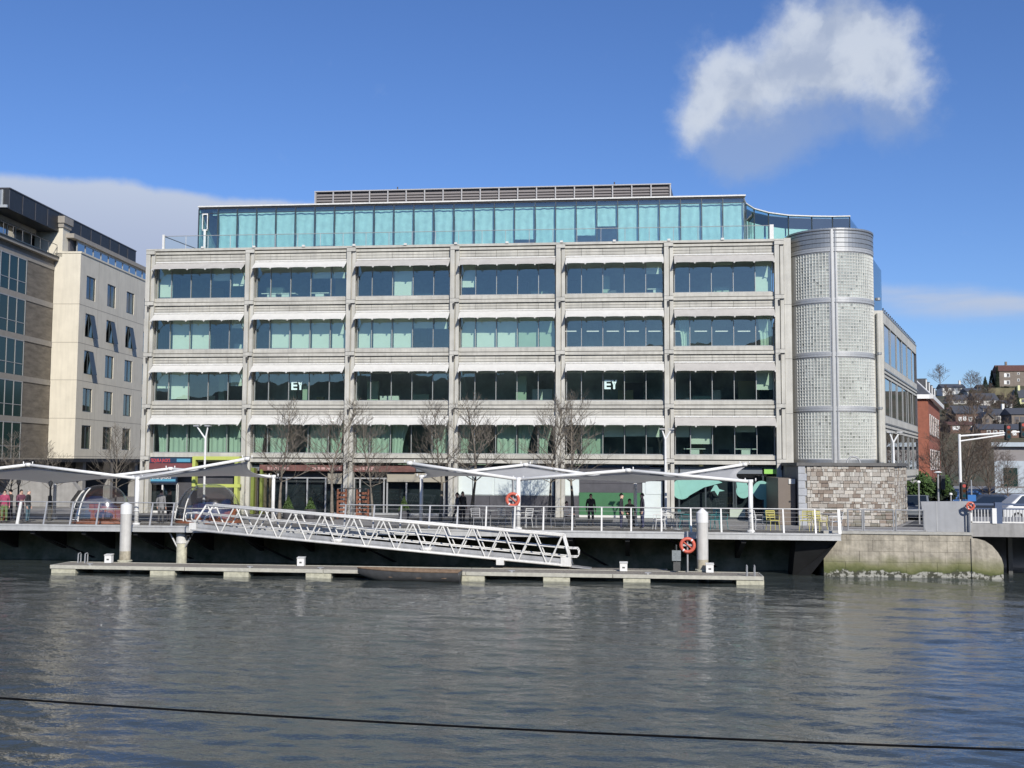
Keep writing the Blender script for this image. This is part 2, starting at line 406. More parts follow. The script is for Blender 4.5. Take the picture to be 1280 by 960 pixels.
rowY = np.interp(np.linspace(0, 1, nr), np.linspace(0, 1, nr), rowY)
uu = np.linspace(-1, 1, ncol)
XX = (uu[None, :]*(rowY[:, None]*.80+4))-rowY[:, None]*.10
YY = np.repeat(rowY[:, None], ncol, 1)
ZZ = np.zeros_like(XX)
for _ in range(44):
    lam = 10**rng.uniform(math.log10(.8), math.log10(3.6)); th = rng.normal(1.38, .42); kk = 2*math.pi/lam
    amp = .0085*lam**1.0*.20; ph = rng.uniform(0, 6.28)
    ZZ += amp*np.sin(kk*(XX*math.cos(th)+YY*math.sin(th))+ph)
for _ in range(80):
    lam = rng.uniform(.28, .85); th = rng.normal(1.42, .38); kk = 2*math.pi/lam; ph = rng.uniform(0, 6.28)
    ZZ += .0158*lam/(2*math.pi)*np.sin(kk*(XX*math.cos(th)+YY*math.sin(th))+ph)*(.6+.4*np.sin(XX*.21+ph)*np.sin(YY*.17+2*ph))
edge = np.minimum(1, np.minimum((1-np.abs(uu))[None, :]*12, np.minimum(np.arange(nr), np.arange(nr)[::-1])[:, None]/6))
ZZ *= np.clip(edge, 0, 1)
me = bpy.data.meshes.new('river_water')
idx = np.arange(nr*ncol).reshape(nr, ncol)
fq = np.stack([idx[1:, :-1], idx[1:, 1:], idx[:-1, 1:], idx[:-1, :-1]], -1).reshape(-1, 4)
vv = np.stack([XX, YY, ZZ], -1).reshape(-1, 3)
b0 = len(vv)
# calm sheets round the rippled part, edge to edge with it
def xl(Y): return -(Y*.80+4)-Y*.10
def xr_(Y): return (Y*.80+4)-Y*.10
Ya, Yb = float(rowY[0]), float(rowY[-1])
ext = [(-600, Ya, 0), (xl(Ya), Ya, 0), (xl(Yb), Yb, 0), (-600, Yb, 0), (xr_(Ya), Ya, 0), (600, Ya, 0), (600, Yb, 0), (xr_(Yb), Yb, 0), (-600, -1, 0), (600, -1, 0)]
faces = fq.tolist()+[[b0+3, b0+2, b0+1, b0+0], [b0+7, b0+6, b0+5, b0+4], [b0+8, b0+9, b0+6, b0+7, b0+2, b0+3]]
me.from_pydata(vv.tolist()+ext, [], faces); me.materials.append(M['water'])
me.polygons.foreach_set('use_smooth', [True]*len(me.polygons)); me.update()
riv = bpy.data.objects.new('river_water', me); COL.objects.link(riv); structure(riv)

# ------------------------------------------------------------------ land
GZ = 2.04
QY = 53.7; EDGE = 52.7; WALLY = 56.4
g = MB()
g.box(-900, 9.2, WALLY, 3000, -1, GZ-.02); g.box(9.2, 16.1, QY+.6, 3000, -1, GZ-.02); g.box(16.1, 900, 60.5, 3000, -1, GZ-.02)
structure(g.build('ground', M['pave']))
g = MB(); g.box(-900, 900, -400, 3.2, -1, 3.7)
structure(g.build('near_quay_ground', M['asphalt']))
sh = MB(); rs = random.Random(2)  # added unseen mound behind the camera, shaped to darken reflections in the office glass
def south(u, v):
    x = -330+660*u; top = 17+20/(1+math.exp(-(x+40)*.018))+1.0*math.sin(x*.06)+.8*math.sin(x*.17)+.5*math.sin(x*.41)
    return (x, -90-70*v, 3.6+top*math.sin(v*math.pi/2))
sh.grid(south, 90, 8)
structure(sh.build('reflection_blocker', mat('blocker_dark', (.05, .06, .062), .95, var=.5, scale=.15), None, True))
# boardwalk: timber deck overhanging the river, closed edge channel
xe = atZ(1055, 670, GZ).x
b = MB(); b.box(-60, xe-.25, EDGE+.12, WALLY-.002, GZ-.14, GZ)
bw = structure(b.build('boardwalk', M['deckwood']))
b = MB(); b.box(-60, xe, EDGE, EDGE+.12, GZ-.26, GZ+.05); b.box(-60, xe, EDGE-.03, EDGE-.002, GZ-.03, GZ+.06); b.box(-60, xe, EDGE-.03, EDGE-.002, GZ-.27, GZ-.23)
b.box(xe-.25, xe, EDGE+.122, WALLY-.3, GZ-.26, GZ+.05)
structure(b.build('boardwalk_edge', M['edge']))
# dark soffit beams and tapered end under the boardwalk
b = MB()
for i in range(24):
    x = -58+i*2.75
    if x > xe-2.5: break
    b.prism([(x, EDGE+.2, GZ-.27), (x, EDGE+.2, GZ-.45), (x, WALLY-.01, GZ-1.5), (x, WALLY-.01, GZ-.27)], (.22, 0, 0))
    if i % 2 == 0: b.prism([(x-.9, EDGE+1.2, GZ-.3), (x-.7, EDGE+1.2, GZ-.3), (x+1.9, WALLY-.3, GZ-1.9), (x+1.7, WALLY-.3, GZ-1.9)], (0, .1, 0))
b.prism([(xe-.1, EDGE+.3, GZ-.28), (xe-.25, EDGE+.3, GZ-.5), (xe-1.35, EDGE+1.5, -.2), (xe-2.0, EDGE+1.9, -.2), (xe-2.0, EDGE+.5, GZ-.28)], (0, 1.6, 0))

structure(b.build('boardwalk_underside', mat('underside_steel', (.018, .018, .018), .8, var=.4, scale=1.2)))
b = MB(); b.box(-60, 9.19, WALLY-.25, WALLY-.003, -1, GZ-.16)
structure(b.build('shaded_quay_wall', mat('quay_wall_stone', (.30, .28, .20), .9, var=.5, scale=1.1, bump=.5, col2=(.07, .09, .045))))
# right-hand quay wall: big ashlar courses with slime at the foot
xq0, xq1 = 9.2, atY(1214, 690, QY).x+.03
def quay_mat():
    m = mat('quay_ashlar', (.43, .385, .30), .85, var=.42, scale=1.6, bump=.6, streak=.42)
    nt = m.node_tree; N = nt.nodes; L = nt.links; b = N['Principled BSDF']
    src = b.inputs['Base Color'].links[0].from_socket
    g = N.new('ShaderNodeNewGeometry'); sp = N.new('ShaderNodeSeparateXYZ'); L.new(g.outputs['Position'], sp.inputs[0])
    n = N.new('ShaderNodeTexNoise'); n.inputs['Scale'].default_value = 1.1; n.inputs['Detail'].default_value = 6; L.new(g.outputs['Position'], n.inputs['Vector'])
    a = N.new('ShaderNodeMath'); a.operation = 'MULTIPLY_ADD'; a.inputs[1].default_value = .9; L.new(n.outputs['Fac'], a.inputs[0]); L.new(sp.outputs['Z'], a.inputs[2])
    def ramp(a0, a1):
        r = N.new('ShaderNodeMapRange'); r.inputs['From Min'].default_value = a0; r.inputs['From Max'].default_value = a1; L.new(a.outputs[0], r.inputs['Value']); return r.outputs[0]
    def mx(f, c1, c2):
        x = N.new('ShaderNodeMix'); x.data_type = 'RGBA'; L.new(f, x.inputs[0])
        for i, cc in ((6, c1), (7, c2)):
            if isinstance(cc, tuple): x.inputs[i].default_value = (*cc, 1)
            else: L.new(cc, x.inputs[i])
        return x.outputs[2]
    c1 = mx(ramp(.95, 1.5), (.17, .17, .075), src)        # olive stain
    c2 = mx(ramp(.72, .95), (.06, .075, .015), c1)          # bright slime line
    n2 = N.new('ShaderNodeTexNoise'); n2.inputs['Scale'].default_value = 3.4; n2.inputs['Detail'].default_value = 9; n2.inputs['Roughness'].default_value = .72; L.new(g.outputs['Position'], n2.inputs['Vector'])
    th = N.new('ShaderNodeMath'); th.operation = 'GREATER_THAN'; th.inputs[1].default_value = .505; L.new(n2.outputs['Fac'], th.inputs[0])
    low = mx(th.outputs[0], (.06, .06, .04), (.36, .35, .30))  # barnacle-white rubble below
    c3 = mx(ramp(.70, .76), low, c2)
    L.new(c3, b.inputs['Base Color']); return m
M['quay'] = quay_mat()
q = MB(); zc = [-1, .15, .72, 1.22, 1.74, GZ+.0]
for j in range(5):
    z0, z1 = zc[j], zc[j+1]
    q.box(xq0, xq1, QY+.04, QY+.6, z0, z1-.002, 1)
    x = xq0; rr = random.Random(j)
    while x < xq1-.01:
        w = min(rr.uniform(.9, 1.7), xq1-x)
        if xq1-x-w < .4: w = xq1-x
        d = rr.uniform(0, .02)
        q.box(x+.005, x+w-.005, QY+d, QY+.1, z0+.005, z1-.005); x += w
structure(q.build('quay_wall', [M['quay'], mat('quay_joint', (.12, .11, .085), .9)]))
q = MB(); q.box(xq0, xq1+.05, QY-.06, QY+.7, GZ+.002, GZ+.13)
structure(q.build('quay_kerb', mat('quay_kerb_stone', (.40, .385, .34), .8, var=.2, scale=3, bump=.2)))
rd = MB(); rd.box(9.3, 900, QY+1.6, 60.4, GZ-.3, GZ-.012) if False else None
rd = MB()
wd = Vector((math.sin(R(19.3)), math.cos(R(19.3)), 0))
p0 = Vector((14.5, 60.6, GZ-.016)); 
rd.quad(p0, p0+Vector((14, 0, 0)), p0+Vector((14, 0, 0))+wd*300, p0+wd*300)
rd.quad(Vector((-900, 61.5, GZ-.015)), Vector((-1, 61.5, GZ-.015)), Vector((-1, 65.0, GZ-.015)), Vector((-900, 65.0, GZ-.015)))
structure(rd.build('road', M['asphalt']))
# ------------------------------------------------------------------ office building
Y0 = 66.36; BX0 = -30.784; BW = 6.614
SILL = [15.75, 12.45, 9.15, 5.85]
PANE = [0, .158, .379, .6, .821, 1]
off = thing('office_building', 'five storey pale stone office building with white awnings and a round glass block stair tower', 'office building', (-11, Y0, GZ))
def bayx(i): return BX0+BW*i+.42, BX0+BW*(i+1)-.24
xL, xR = BX0-.25, BX0+6*BW+.38

def spandrel(z):      # stone bands below the sill at height z down to the awning head
    m = MB()
    m.box(xL, xR, Y0+.10, Y0+.45, z-.24, z, 0)
    m.box(xL, xR, Y0+.24, Y0+.46, z-.285, z-.242, 1)
    m.box(xL, xR, Y0+.02, Y0+.45, z-.47, z-.287, 0)
    m.box(xL, xR, Y0+.22, Y0+.46, z-.51, z-.472, 1)
    h = .54/3
    for j in range(3):
        z1 = z-.51-j*h
        m.box(xL, xR, Y0+.2, Y0+.45, z1-h, z1-h+.022, 1)
        for i in range(6):
            a, b_ = bayx(i); a -= .65; b_ += .25
            cuts = [a]+[bayx(i)[0]+(bayx(i)[1]-bayx(i)[0])*p for p in PANE[1:-1]]+[b_]
            for c0, c1 in zip(cuts, cuts[1:]):
                m.box(c0+.008, c1-.008, Y0+.14, Y0+.44, z1-h+.022, z1-.002, 0)
    return m
for z in SILL[:3]: spandrel(z).build('spandrel', [M['panel'], M['groove']], off)
m = MB(); z = SILL[3]                               # ground floor head
m.box(xL, xR, Y0+.10, Y0+.45, z-.26, z, 0); m.box(xL, xR, Y0+.3, Y0+.46, z-.33, z-.262, 1); m.box(xL, xR, Y0-.02, Y0+.45, z-.55, z-.332, 0)
m.box(xL, xR, Y0+.25, Y0+.6, z-.62, z-.552, 1)
m.build('spandrel', [M['panel'], M['groove']], off)
m = MB()                                            # parapet
zt = 18.97
m.box(xL, xR, Y0-.05, Y0+.5, zt-.15, zt, 0); m.box(xL, xR, Y0+.25, Y0+.46, zt-.21, zt-.152, 1); m.box(xL, xR, Y0+.05, Y0+.45, zt-.36, zt-.212, 0)
m.box(xL, xR, Y0+.25, Y0+.46, zt-.40, zt-.362, 1)
for j in range(3):
    z1 = zt-.40-j*.19
    m.box(xL, xR, Y0+.2, Y0+.45, z1-.19, z1-.168, 1)
    for i in range(6):
        a, b_ = bayx(i); cuts = [a-.65]+[a+(b_-a)*p for p in PANE[1:-1]]+[b_+.25]
        for c0, c1 in zip(cuts, cuts[1:]): m.box(c0+.008, c1-.008, Y0+.14, Y0+.44, z1-.168, z1-.002, 0)
m.build('parapet', [M['panel'], M['groove']], off)
for i in range(7):                                  # twin-post columns with collars and brackets
    x = BX0+BW*i; m = MB()
    m.box(x-.19, x+.08, Y0-.16, Y0+.44, GZ, zt-.10, 0)
    m.box(x+.15, x+.36, Y0-.06, Y0+.44, GZ, zt-.10, 0)
    m.box(x+.08, x+.15, Y0+.04, Y0+.44, GZ, zt-.10, 0)
    for z in SILL+[19.05]:
        zz = z-.33
        m.box(x-.195, x+.365, Y0-.166, Y0+.10, zz+.108, zz+.128, 1); m.box(x-.195, x+.365, Y0-.166, Y0+.10, zz-.136, zz-.116, 1)
        m.box(x-.193, x+.363, Y0-.163, Y0+.10, zz-.114, zz+.106, 0)
        if z < 19:
            m.tube((x+.06, Y0-.22, zz-.2), (x+.06, Y0-.22, zz-.52), .075, .05, 8, 1)
            m.tube((x+.06, Y0-.25, zz-.3), (x+.06, Y0-.02, zz-.3), .06, .06, 6, 1)
    m.build('column', [M['panel2'], M['bracket']], off)
# windows, blinds, awnings
B = {  # blind drop per pane: 0..1 of the opening, 'd' drape, 'p' part panel
 (0,0): [.95, 0, 0, .45, .62], (0,1): [.15, 0, 0, .42, .42], (0,2): [0, 0, 1, 0, .05], (0,3): [.75, 0, 0, 0, 0], (0,4): [0, 0, 0, 0, .42], (0,5): [0, 0, .18, .1, 1],
 (1,0): [0, 1, 1, 0, .35], (1,1): [0, .97, 1, 1, 1], (1,2): [1, 1, 1, .4, .42], (1,3): [1, 1, 1, 1, 1], (1,4): [.1, 0, 0, 0, 0], (1,5): ['d', 0, 0, 0, 'd'],
 (2,0): [.62, .95, 0, 0, .55], (2,1): [.1, 0, 0, 0, 0], (2,2): [0, 0, 0, 0, 0], (2,3): [0, 0, 0, 0, 0], (2,4): [0, 0, 0, 0, 0], (2,5): [0, 0, 0, 0, .7],
 (3,0): ['d']*5, (3,1): ['d', 'd', 0, 'd', 'd'], (3,2): ['d', 'd', 'd', 0, 'd'], (3,3): ['d', 0, 'd', 'd', 'd'], (3,4): [0, 'g', .5, .48, .5], (3,5): [.5, .7, 0, .35, 0]}
rnd = random.Random(3)
for r in range(4):
    for i in range(6):
        z = SILL[r]; a, b_ = bayx(i); w = b_-a; h = 2.22
        f = MB()
        f.box(a, b_, Y0+.26, Y0+.42, z+.002, z+.06); f.box(a, b_, Y0+.26, Y0+.42, z+h-.08, z+h-.002)
        for p in PANE:
            x = a+w*p; x = min(max(x, a+.03), b_-.03); f.box(x-.019, x+.019, Y0+.26, Y0+.40, z+.06, z+h-.08)
        win = f.build('window', M['mull'] if r > 0 or i else M['mull'], off)
        gl = MB()
        for k_ in range(5):                          # each pane sits a hair out of true, as real glazing does
            x0, x1 = a+w*PANE[k_]+.02, a+w*PANE[k_+1]-.02
            t1, t2 = rnd.uniform(-.006, .006), rnd.uniform(-.006, .006)
            gl.quad((x0, Y0+.33+t1, z+.05), (x1, Y0+.33-t1, z+.05), (x1, Y0+.33-t1+t2, z+h-.06), (x0, Y0+.33+t1+t2, z+h-.06))
        gl.build('glass', M['glass'], win)
        bl = MB(); dr = MB()
        for k_, v in enumerate(B[(r, i)]):
            x0, x1 = a+w*PANE[k_]+.05, a+w*PANE[k_+1]-.05
            if v == 'd':
                ph = rnd.uniform(0, 6); ga = rnd.choice([0, 0, .35, .6]); sd_ = rnd.choice([0, 1])
                def fn(u, t, x0=x0, x1=x1, ph=ph, ga=ga, sd_=sd_):
                    pull = ga*math.sin(math.pi*.5*(1-t))          # gathered towards one side lower down
                    uu_ = u*(1-pull*.8) if sd_ == 0 else 1-(1-u)*(1-pull*.8)
                    return (x0+(x1-x0)*uu_, Y0+.62+.05*math.sin(u*21+ph), z+.04+t*(h-.1))
                dr.grid(fn, 22, 6)
            elif v == 'g':
                bl.box(x0, x1, Y0+.60, Y0+.62, z+.05, z+h-.1, 1)
            elif v:
                mm = 1 if (r, i, k_) in ((1, 3, 3), (1, 3, 4)) else 0
                bl.box(x0, x1, Y0+.60, Y0+.615, z+h-.08-(h-.14)*v, z+h-.08, mm)
        if bl.f: bl.build('blind', [M['blind'], M['blind_g']], win)
        if dr.f: dr.build('curtain', M['drape'], win, True)
        # awning
        grey = (r == 0 and i in (0, 2, 3, 5)) or i == 5
        zt_, ze, pr = z+2.29, z+1.78, .68
        if i == 5: pr = .60; ze = z+1.75
        if i == 4 and r > 0: ze = z+1.78
        bm_ = MB(); aw0, aw1 = a-.02, b_+.02
        nb = 24
        def af(u, t, zt_=zt_, ze=ze, pr=pr, aw0=aw0, aw1=aw1):
            scal = abs(math.sin(math.pi*((u*5) % 1)))
            sag = .02*math.sin(math.pi*t)
            return (aw0+(aw1-aw0)*u, Y0+.02-pr*t, zt_+(ze-zt_)*t - sag + (.022*scal*t*t if t > .8 else 0))
        bm_.grid(af, 50, 6)
        for sgn in (0, 1):
            pass
        aw = bm_.build('awning', M['awn_g'] if grey else M['awn_w'], off, True)
        s_ = MB()
        s_.tube((aw0, Y0+.0, zt_+.03), (aw1, Y0+.0, zt_+.03), .05, .05, 6, 0)
        for q in range(6):
            x = aw0+.06+(aw1-aw0-.12)*q/5
            s_.tube((x, Y0-pr+.02, ze-.02), (x, Y0-pr-.05, ze-.04), .05, .05, 6, 0)
        for x in (aw0+.05, aw1-.05):
            s_.tube((x, Y0-pr+.03, ze-.02), (x, Y0+.12, ze-.55), .022, .022, 5, 1)
            s_.box(x-.02, x+.02, Y0-.06, Y0+.1, ze-.62, ze-.42, 1)
        s_.build('awning_frame', [M['white2'], M['bracket']], aw)
# structure behind the glass
m = MB()
for z in SILL+[19.05]:
    zf = z-.75
    m.box(xL+.1, xR-.1, Y0+.47, Y0+15, zf-.35, zf, 1)
    m.quad((xL+.1, Y0+.48, zf-.36), (xR-.1, Y0+.48, zf-.36), (xR-.1, Y0+15, zf-.36), (xL+.1, Y0+15, zf-.36), 0)
m.build('floor_slab', [M['ceil'], M['carpet']], off)
m = MB(); m.box(xL+.1, xR-.1, Y0+5.2, Y0+5.5, GZ, 18.2)
for i in range(7):
    x = BX0+BW*i
    for r in range(4):
        if rnd.random() < .55: m.box(x+.05, x+.15, Y0+1.2, Y0+5.2, SILL[r]-.74, SILL[r]+2.2)
m.build('inner_wall', M['inwall'], off)
M['fawn'] = mat('fawn_fabric', (.42, .36, .22), .8)
rq = random.Random(41)                    # cupboards, screens and door panels deeper in the rooms
for r in range(4):
    for i in range(6):
        a, b_ = bayx(i)
        for q in range(rq.randint(2, 4)):
            x = rq.uniform(a, b_-1.2); w_ = rq.uniform(.35, 1.3); d_ = rq.uniform(1.3, 4.6); z0 = SILL[r]-.74; h_ = rq.choice([1.15, 1.3, 1.6, 2.1, 2.6])
            m = MB(); m.box(x, x+w_, Y0+d_, Y0+d_+.35, z0+.002*q, z0+h_); m.build('room_cupboard', M[rq.choice(['blind_g', 'blind_g', 'white', 'dpanel', 'fawn'])], off)
m = MB(); m.box(xL, xL+.08, Y0+.45, Y0+22, GZ, 18.6); m.box(xL+.1, xR-.1, Y0+.51, Y0+24, 18.62, 18.70); m.box(xL, xR, Y0+21.9, Y0+22, GZ, 18.6)
m.build('side_wall', M['panel'], off)

# ---- writing in two windows of the second row from the bottom
def letters(spec, name, matl, parent):
    m = MB()
    for (x0, x1, z0, z1, ch) in spec:
        y = Y0+.28; w = x1-x0; h = z1-z0; t = .24*w if ch == 'E' else .3*w
        if ch == 'E':
            m.box(x0, x0+.34*w, y, y+.03, z0, z1)
            for q in (0, .5, 1): m.box(x0+.34*w, x1, y, y+.03, z0+q*(h-.2*h), z0+q*(h-.2*h)+.2*h)
        else:
            xm = (x0+x1)/2; s_ = .16*w
            m.box(xm-s_, xm+s_, y, y+.03, z0, z0+.46*h)
            m.prism([(xm-s_, y, z0+.46*h), (xm+s_, y, z0+.46*h), (xm, y, z0+.62*h)], (0, .03, 0))
            m.prism([(x0, y, z1), (x0+.34*w, y, z1), (xm+.02, y, z0+.60*h), (xm-s_, y, z0+.46*h)], (0, .03, 0))
            m.prism([(x1-.34*w, y, z1), (x1, y, z1), (xm+s_, y, z0+.46*h), (xm-.02, y, z0+.60*h)], (0, .03, 0))
    return m.build(name, matl, parent)
def px_letters(x0, x1, y0, y1):
    A, C_ = atY(x0, y1, Y0+.36), atY(x1, y0, Y0+.36); xm = (A.x*.47+C_.x*.53)
    return [(A.x, xm-.03, A.z, C_.z, 'E'), (xm+.0, C_.x, A.z, C_.z, 'Y')]
M['letter'] = mat('pale_window_letters', (.62, .80, .76), .5)
letters(px_letters(364.5, 379.5, 476.5, 487.5), 'window_lettering', M['letter'], off)
letters(px_letters(755.5, 771.5, 475, 486.5), 'window_lettering', M['letter'], off)
m = MB()
def inpanel(x0, x1, y0, y1, d=.8): 
    A, C_ = atY(x0, y1, Y0+d), atY(x1, y0, Y0+d); m.box(A.x, C_.x, Y0+d, Y0+d+.05, A.z, C_.z)
inpanel(378, 387, 482, 500, .9); inpanel(645, 658, 470, 500, 1.2); inpanel(753, 762, 345, 366, 1.4); 
m.build('hanging_screen', M['blind_g'], off)

# ---- penthouse
YP = 69.0
pz0 = 18.7; pt = atY(590, 252.5, YP).z; px0 = atY(249, 262, YP).x; px1 = atY(930, 247, YP).x
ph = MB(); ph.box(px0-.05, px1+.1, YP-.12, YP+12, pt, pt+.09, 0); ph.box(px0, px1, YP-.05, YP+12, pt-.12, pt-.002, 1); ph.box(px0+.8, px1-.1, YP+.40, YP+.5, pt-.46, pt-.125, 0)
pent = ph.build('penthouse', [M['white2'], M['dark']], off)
npan = 27; pw = (px1-px0)/npan
f = MB(); gl = MB(); cu_ = MB()
drop = [.0,.97,1,.96,.94,.93,.72,.82,.88,1,1,1,.95,.87,.86,1,1,.68,.92,1,.60,.42,1,1,1,.66,1,1]
drop = [0]+[.99,1,.97,.95,.93,.72,.8,.88,1,1,.94,.86,.85,1,1,.66,.94,1,.60,.42,1,1,1,1,.74,.99,1]
rnd2 = random.Random(8)
for i in range(npan+1):
    x = px0+pw*i; f.box(x-.03, x+.03, YP-.06, YP+.06, pz0, pt-.12)
for i in range(npan):
    x0, x1 = px0+pw*i+.03, px0+pw*(i+1)-.03; t1 = rnd2.uniform(-.008, .008)
    gl.quad((x0, YP+t1, pz0), (x1, YP-t1, pz0), (x1, YP-t1, pt-.12), (x0, YP+t1, pt-.12))
    v = drop[i] if i < len(drop) else 1
    if not v: continue
    ph_ = rnd2.uniform(0, 6); pinch = rnd2.uniform(.0, .035)
    H_ = pt-.38-pz0
    def fn(u, t, x0=x0, x1=x1, v=v, ph_=ph_, pinch=pinch, H_=H_):
        pp = pinch*math.sin(math.pi*t)
        uu_ = pp+u*(1-2*pp)
        zz = pt-.38-(1-t)*H_*v
        return (x0-.02+(x1-x0+.04)*uu_, YP+.20+.022*math.sin(u*15+ph_+2.2*math.sin(t*3))+.02*math.sin(u*5-t*9+ph_), zz)
    cu_.grid(fn, 16, 8)
f.box(px0, px1, YP-.02, YP+.06, pt-.42, pt-.38)
f.build('glazing_bar', M['mull_dark'], pent); gl.build('glass', M['pglass'], pent); cu_.build('curtain', M['pcurt'], pent, True)
m = MB(); m.box(px0+.05, px1-.05, YP+5, YP+5.2, pz0, pt-.12); m.box(px0, px0+.06, YP+.07, YP+12, pz0, pt-.12)
m.build('inner_wall', M['inwall'], pent)
# narrow white door panel at the west end
A, C_ = atY(252.5, 288, YP-.1), atY(260, 268.5, YP-.1)
m = MB(); m.box(A.x, C_.x, YP-.12, YP-.07, A.z-.02, A.z+.06); m.box(A.x, C_.x, YP-.12, YP-.07, C_.z, C_.z+.08); m.box(A.x, A.x+.05, YP-.12, YP-.07, A.z, C_.z); m.box(C_.x-.05, C_.x, YP-.12, YP-.07, A.z, C_.z)
m.box((A.x+C_.x)/2-.06, (A.x+C_.x)/2+.08, YP-.14, YP-.07, pz0, A.z); m.build('end_door', M['white'], pent)
# curved glass wing behind, set back
zt2 = pt-.02
cpts = []
cx, cy_ = px1, YP
P = [Vector((px1+.02, YP+.3)), Vector((px1+.28, YP+1.6)), Vector((px1+.95, YP+2.9)), Vector((px1+2.0, YP+3.9)), Vector((px1+3.4, YP+4.6)), Vector((px1+5.0, YP+5.0))]
P += [Vector((px1+6.4, YP+5.2)), Vector((atY(1062, 270, YP+5.2).x, YP+5.2))]
zc2 = atY(1040, 272, YP+5.2).z
m = MB(); f = MB(); gl = MB(); cu_ = MB(); gl2 = []
def top_at(i): return pt-.1+(zc2-pt+.1)*min(1, (i/4.0))
for i in range(len(P)-1):
    a, b2_ = P[i], P[i+1]; za, zb = top_at(i), top_at(i+1)
    gl.quad((a.x, a.y, pz0), (b2_.x, b2_.y, pz0), (b2_.x, b2_.y, zb), (a.x, a.y, za))
    n2 = Vector((-(b2_.y-a.y), b2_.x-a.x)).normalized()*.4
    cu_.quad((a.x+n2.x, a.y+n2.y, pz0), (b2_.x+n2.x, b2_.y+n2.y, pz0), (b2_.x+n2.x, b2_.y+n2.y, zb-.75), (a.x+n2.x, a.y+n2.y, za-.75), 0)
    f.tube((a.x, a.y, pz0), (a.x, a.y, za), .045, .045, 6, 1)
    f.obox((a.x, a.y-.25, za), (b2_.x-a.x, b2_.y-a.y, zb-za), (0, .3, 0), (0, 0, .07), 0)
f.tube((P[-1].x, P[-1].y, pz0), (P[-1].x, P[-1].y, zc2), .045, .045, 6, 1)
cw = f.build('curved_glass_wing', [M['white2'], M['mull_dark']], off)
gl.build('glass', M['pglass'], cw); cu_.build('curtain', M['blind'], cw)
e2 = Vector((P[-1].x, P[-1].y)); 
m = MB(); m.quad((e2.x, e2.y, pz0), (e2.x+1.6, e2.y+4.5, pz0), (e2.x+1.6, e2.y+4.5, zc2), (e2.x, e2.y, zc2)); m.build('end_pane', M['wglass'], cw)
m = MB(); m.prism([(p_.x-.02, p_.y+.3, zc2-.02) for p_ in P]+[(e2.x+1.6, e2.y+4.6, zc2-.02), (px1-1, YP+12, zc2-.02)], (0, 0, .03)); m.build('roof', M['roof'], cw)
# balustrade on the terrace edge
YB = Y0+.35
rx0, rx1 = atY(205, 296, YB).x, atY(965, 282, YB).x; zb0 = atY(590, 288.5, YB).z
m = MB(); m.tube((rx0, YB, zb0), (rx1, YB, zb0), .022, .022, 6, 0)
n_ = 26
for i in range(n_+1): x = rx0+(rx1-rx0)*i/n_; m.tube((x, YB, zt), (x, YB, zb0), .018, .018, 5, 0)
m.box(rx0-.09, rx0+.06, YB-.05, YB+.05, zt, zb0+.1, 1); m.tube((rx0, YB, zb0), (rx0+2.6, YB+2.3, zt+.0), .03, .03, 6, 2)
x = atY(737, 297, YB).x+.0
xw = atY(964.5, 290, YB).x; m.box(xw-.12, xw+.12, YB-.05, YB+.05, zt, zb0+.05, 1)
for px_ in (254, 318, 380, 443, 507, 570, 634, 702, 768, 836, 903):
    xq = atY(px_, 300, Y0).x; m.box(xq-.09, xq+.09, Y0-.12, Y0+.0, zt-.02, zt+.1, 1)
bal = m.build('balustrade', [M['steel'], M['white2'], M['steel_d']], off)
m = MB(); m.quad((rx0, YB, zt+.05), (rx1, YB, zt+.05), (rx1, YB, zb0-.03), (rx0, YB, zb0-.03)); m.build('glass', M['rail_glass'], bal)
# rooftop plant screen
YS = 73.5; sx0, sx1 = atY(394, 250, YS).x, atY(838, 240, YS).x; sz1 = atY(616, 235.5, YS).z
m = MB()
for j in range(9):
    z = pt+.2+(sz1-pt-.3)*j/9; m.obox((sx0, YS, z), (sx1-sx0, 0, 0), (0, .1, .13), (0, .012, -.012), 0)
m.box(sx0, sx1, YS+.125, YS+.2, pt+.14, sz1-.1, 0)
for i in range(20):
    x = sx0+(sx1-sx0)*i/19; m.box(x-.04, x+.04, YS-.06, YS+.1, pt+.14, sz1, 1)
m.box(sx0-.05, sx1+.05, YS-.08, YS+.2, sz1, sz1+.07, 1)
e3 = atY(872, 244, YS+7); 
m.prism([(sx1, YS, pt+.14), (sx1+.9, YS+9, pt+.14), (sx1+.9, YS+9, sz1), (sx1, YS, sz1)], (-.1, 0, 0), 2)
m.box(sx0, sx0+.1, YS, YS+9, pt+.14, sz1, 0); m.prism([(sx0, YS, sz1-.02), (sx1, YS, sz1-.02), (sx1+.9, YS+9, sz1-.02), (sx0, YS+9, sz1-.02)], (0, 0, .02), 2)
for px_ in (497, 768): xx = atY(px_, 236, YS).x; m.tube((xx, YS, sz1), (xx, YS, sz1+.25), .05, .05, 6, 2)
m.build('plant_screen', [M['louvre'], M['louvre_f'], M['dpanel']], off)
# return wall between facade end and tower
m = MB(); m.box(xR, xR+.42, Y0+.0, Y0+.9, GZ, zt+.05, 0)
for z in SILL: m.box(xR+.002, xR+.421, Y0-.003, Y0+.5, z-.80, z-.78, 1)
m.build('side_wall', [M['panel2'], M['groove']], off)

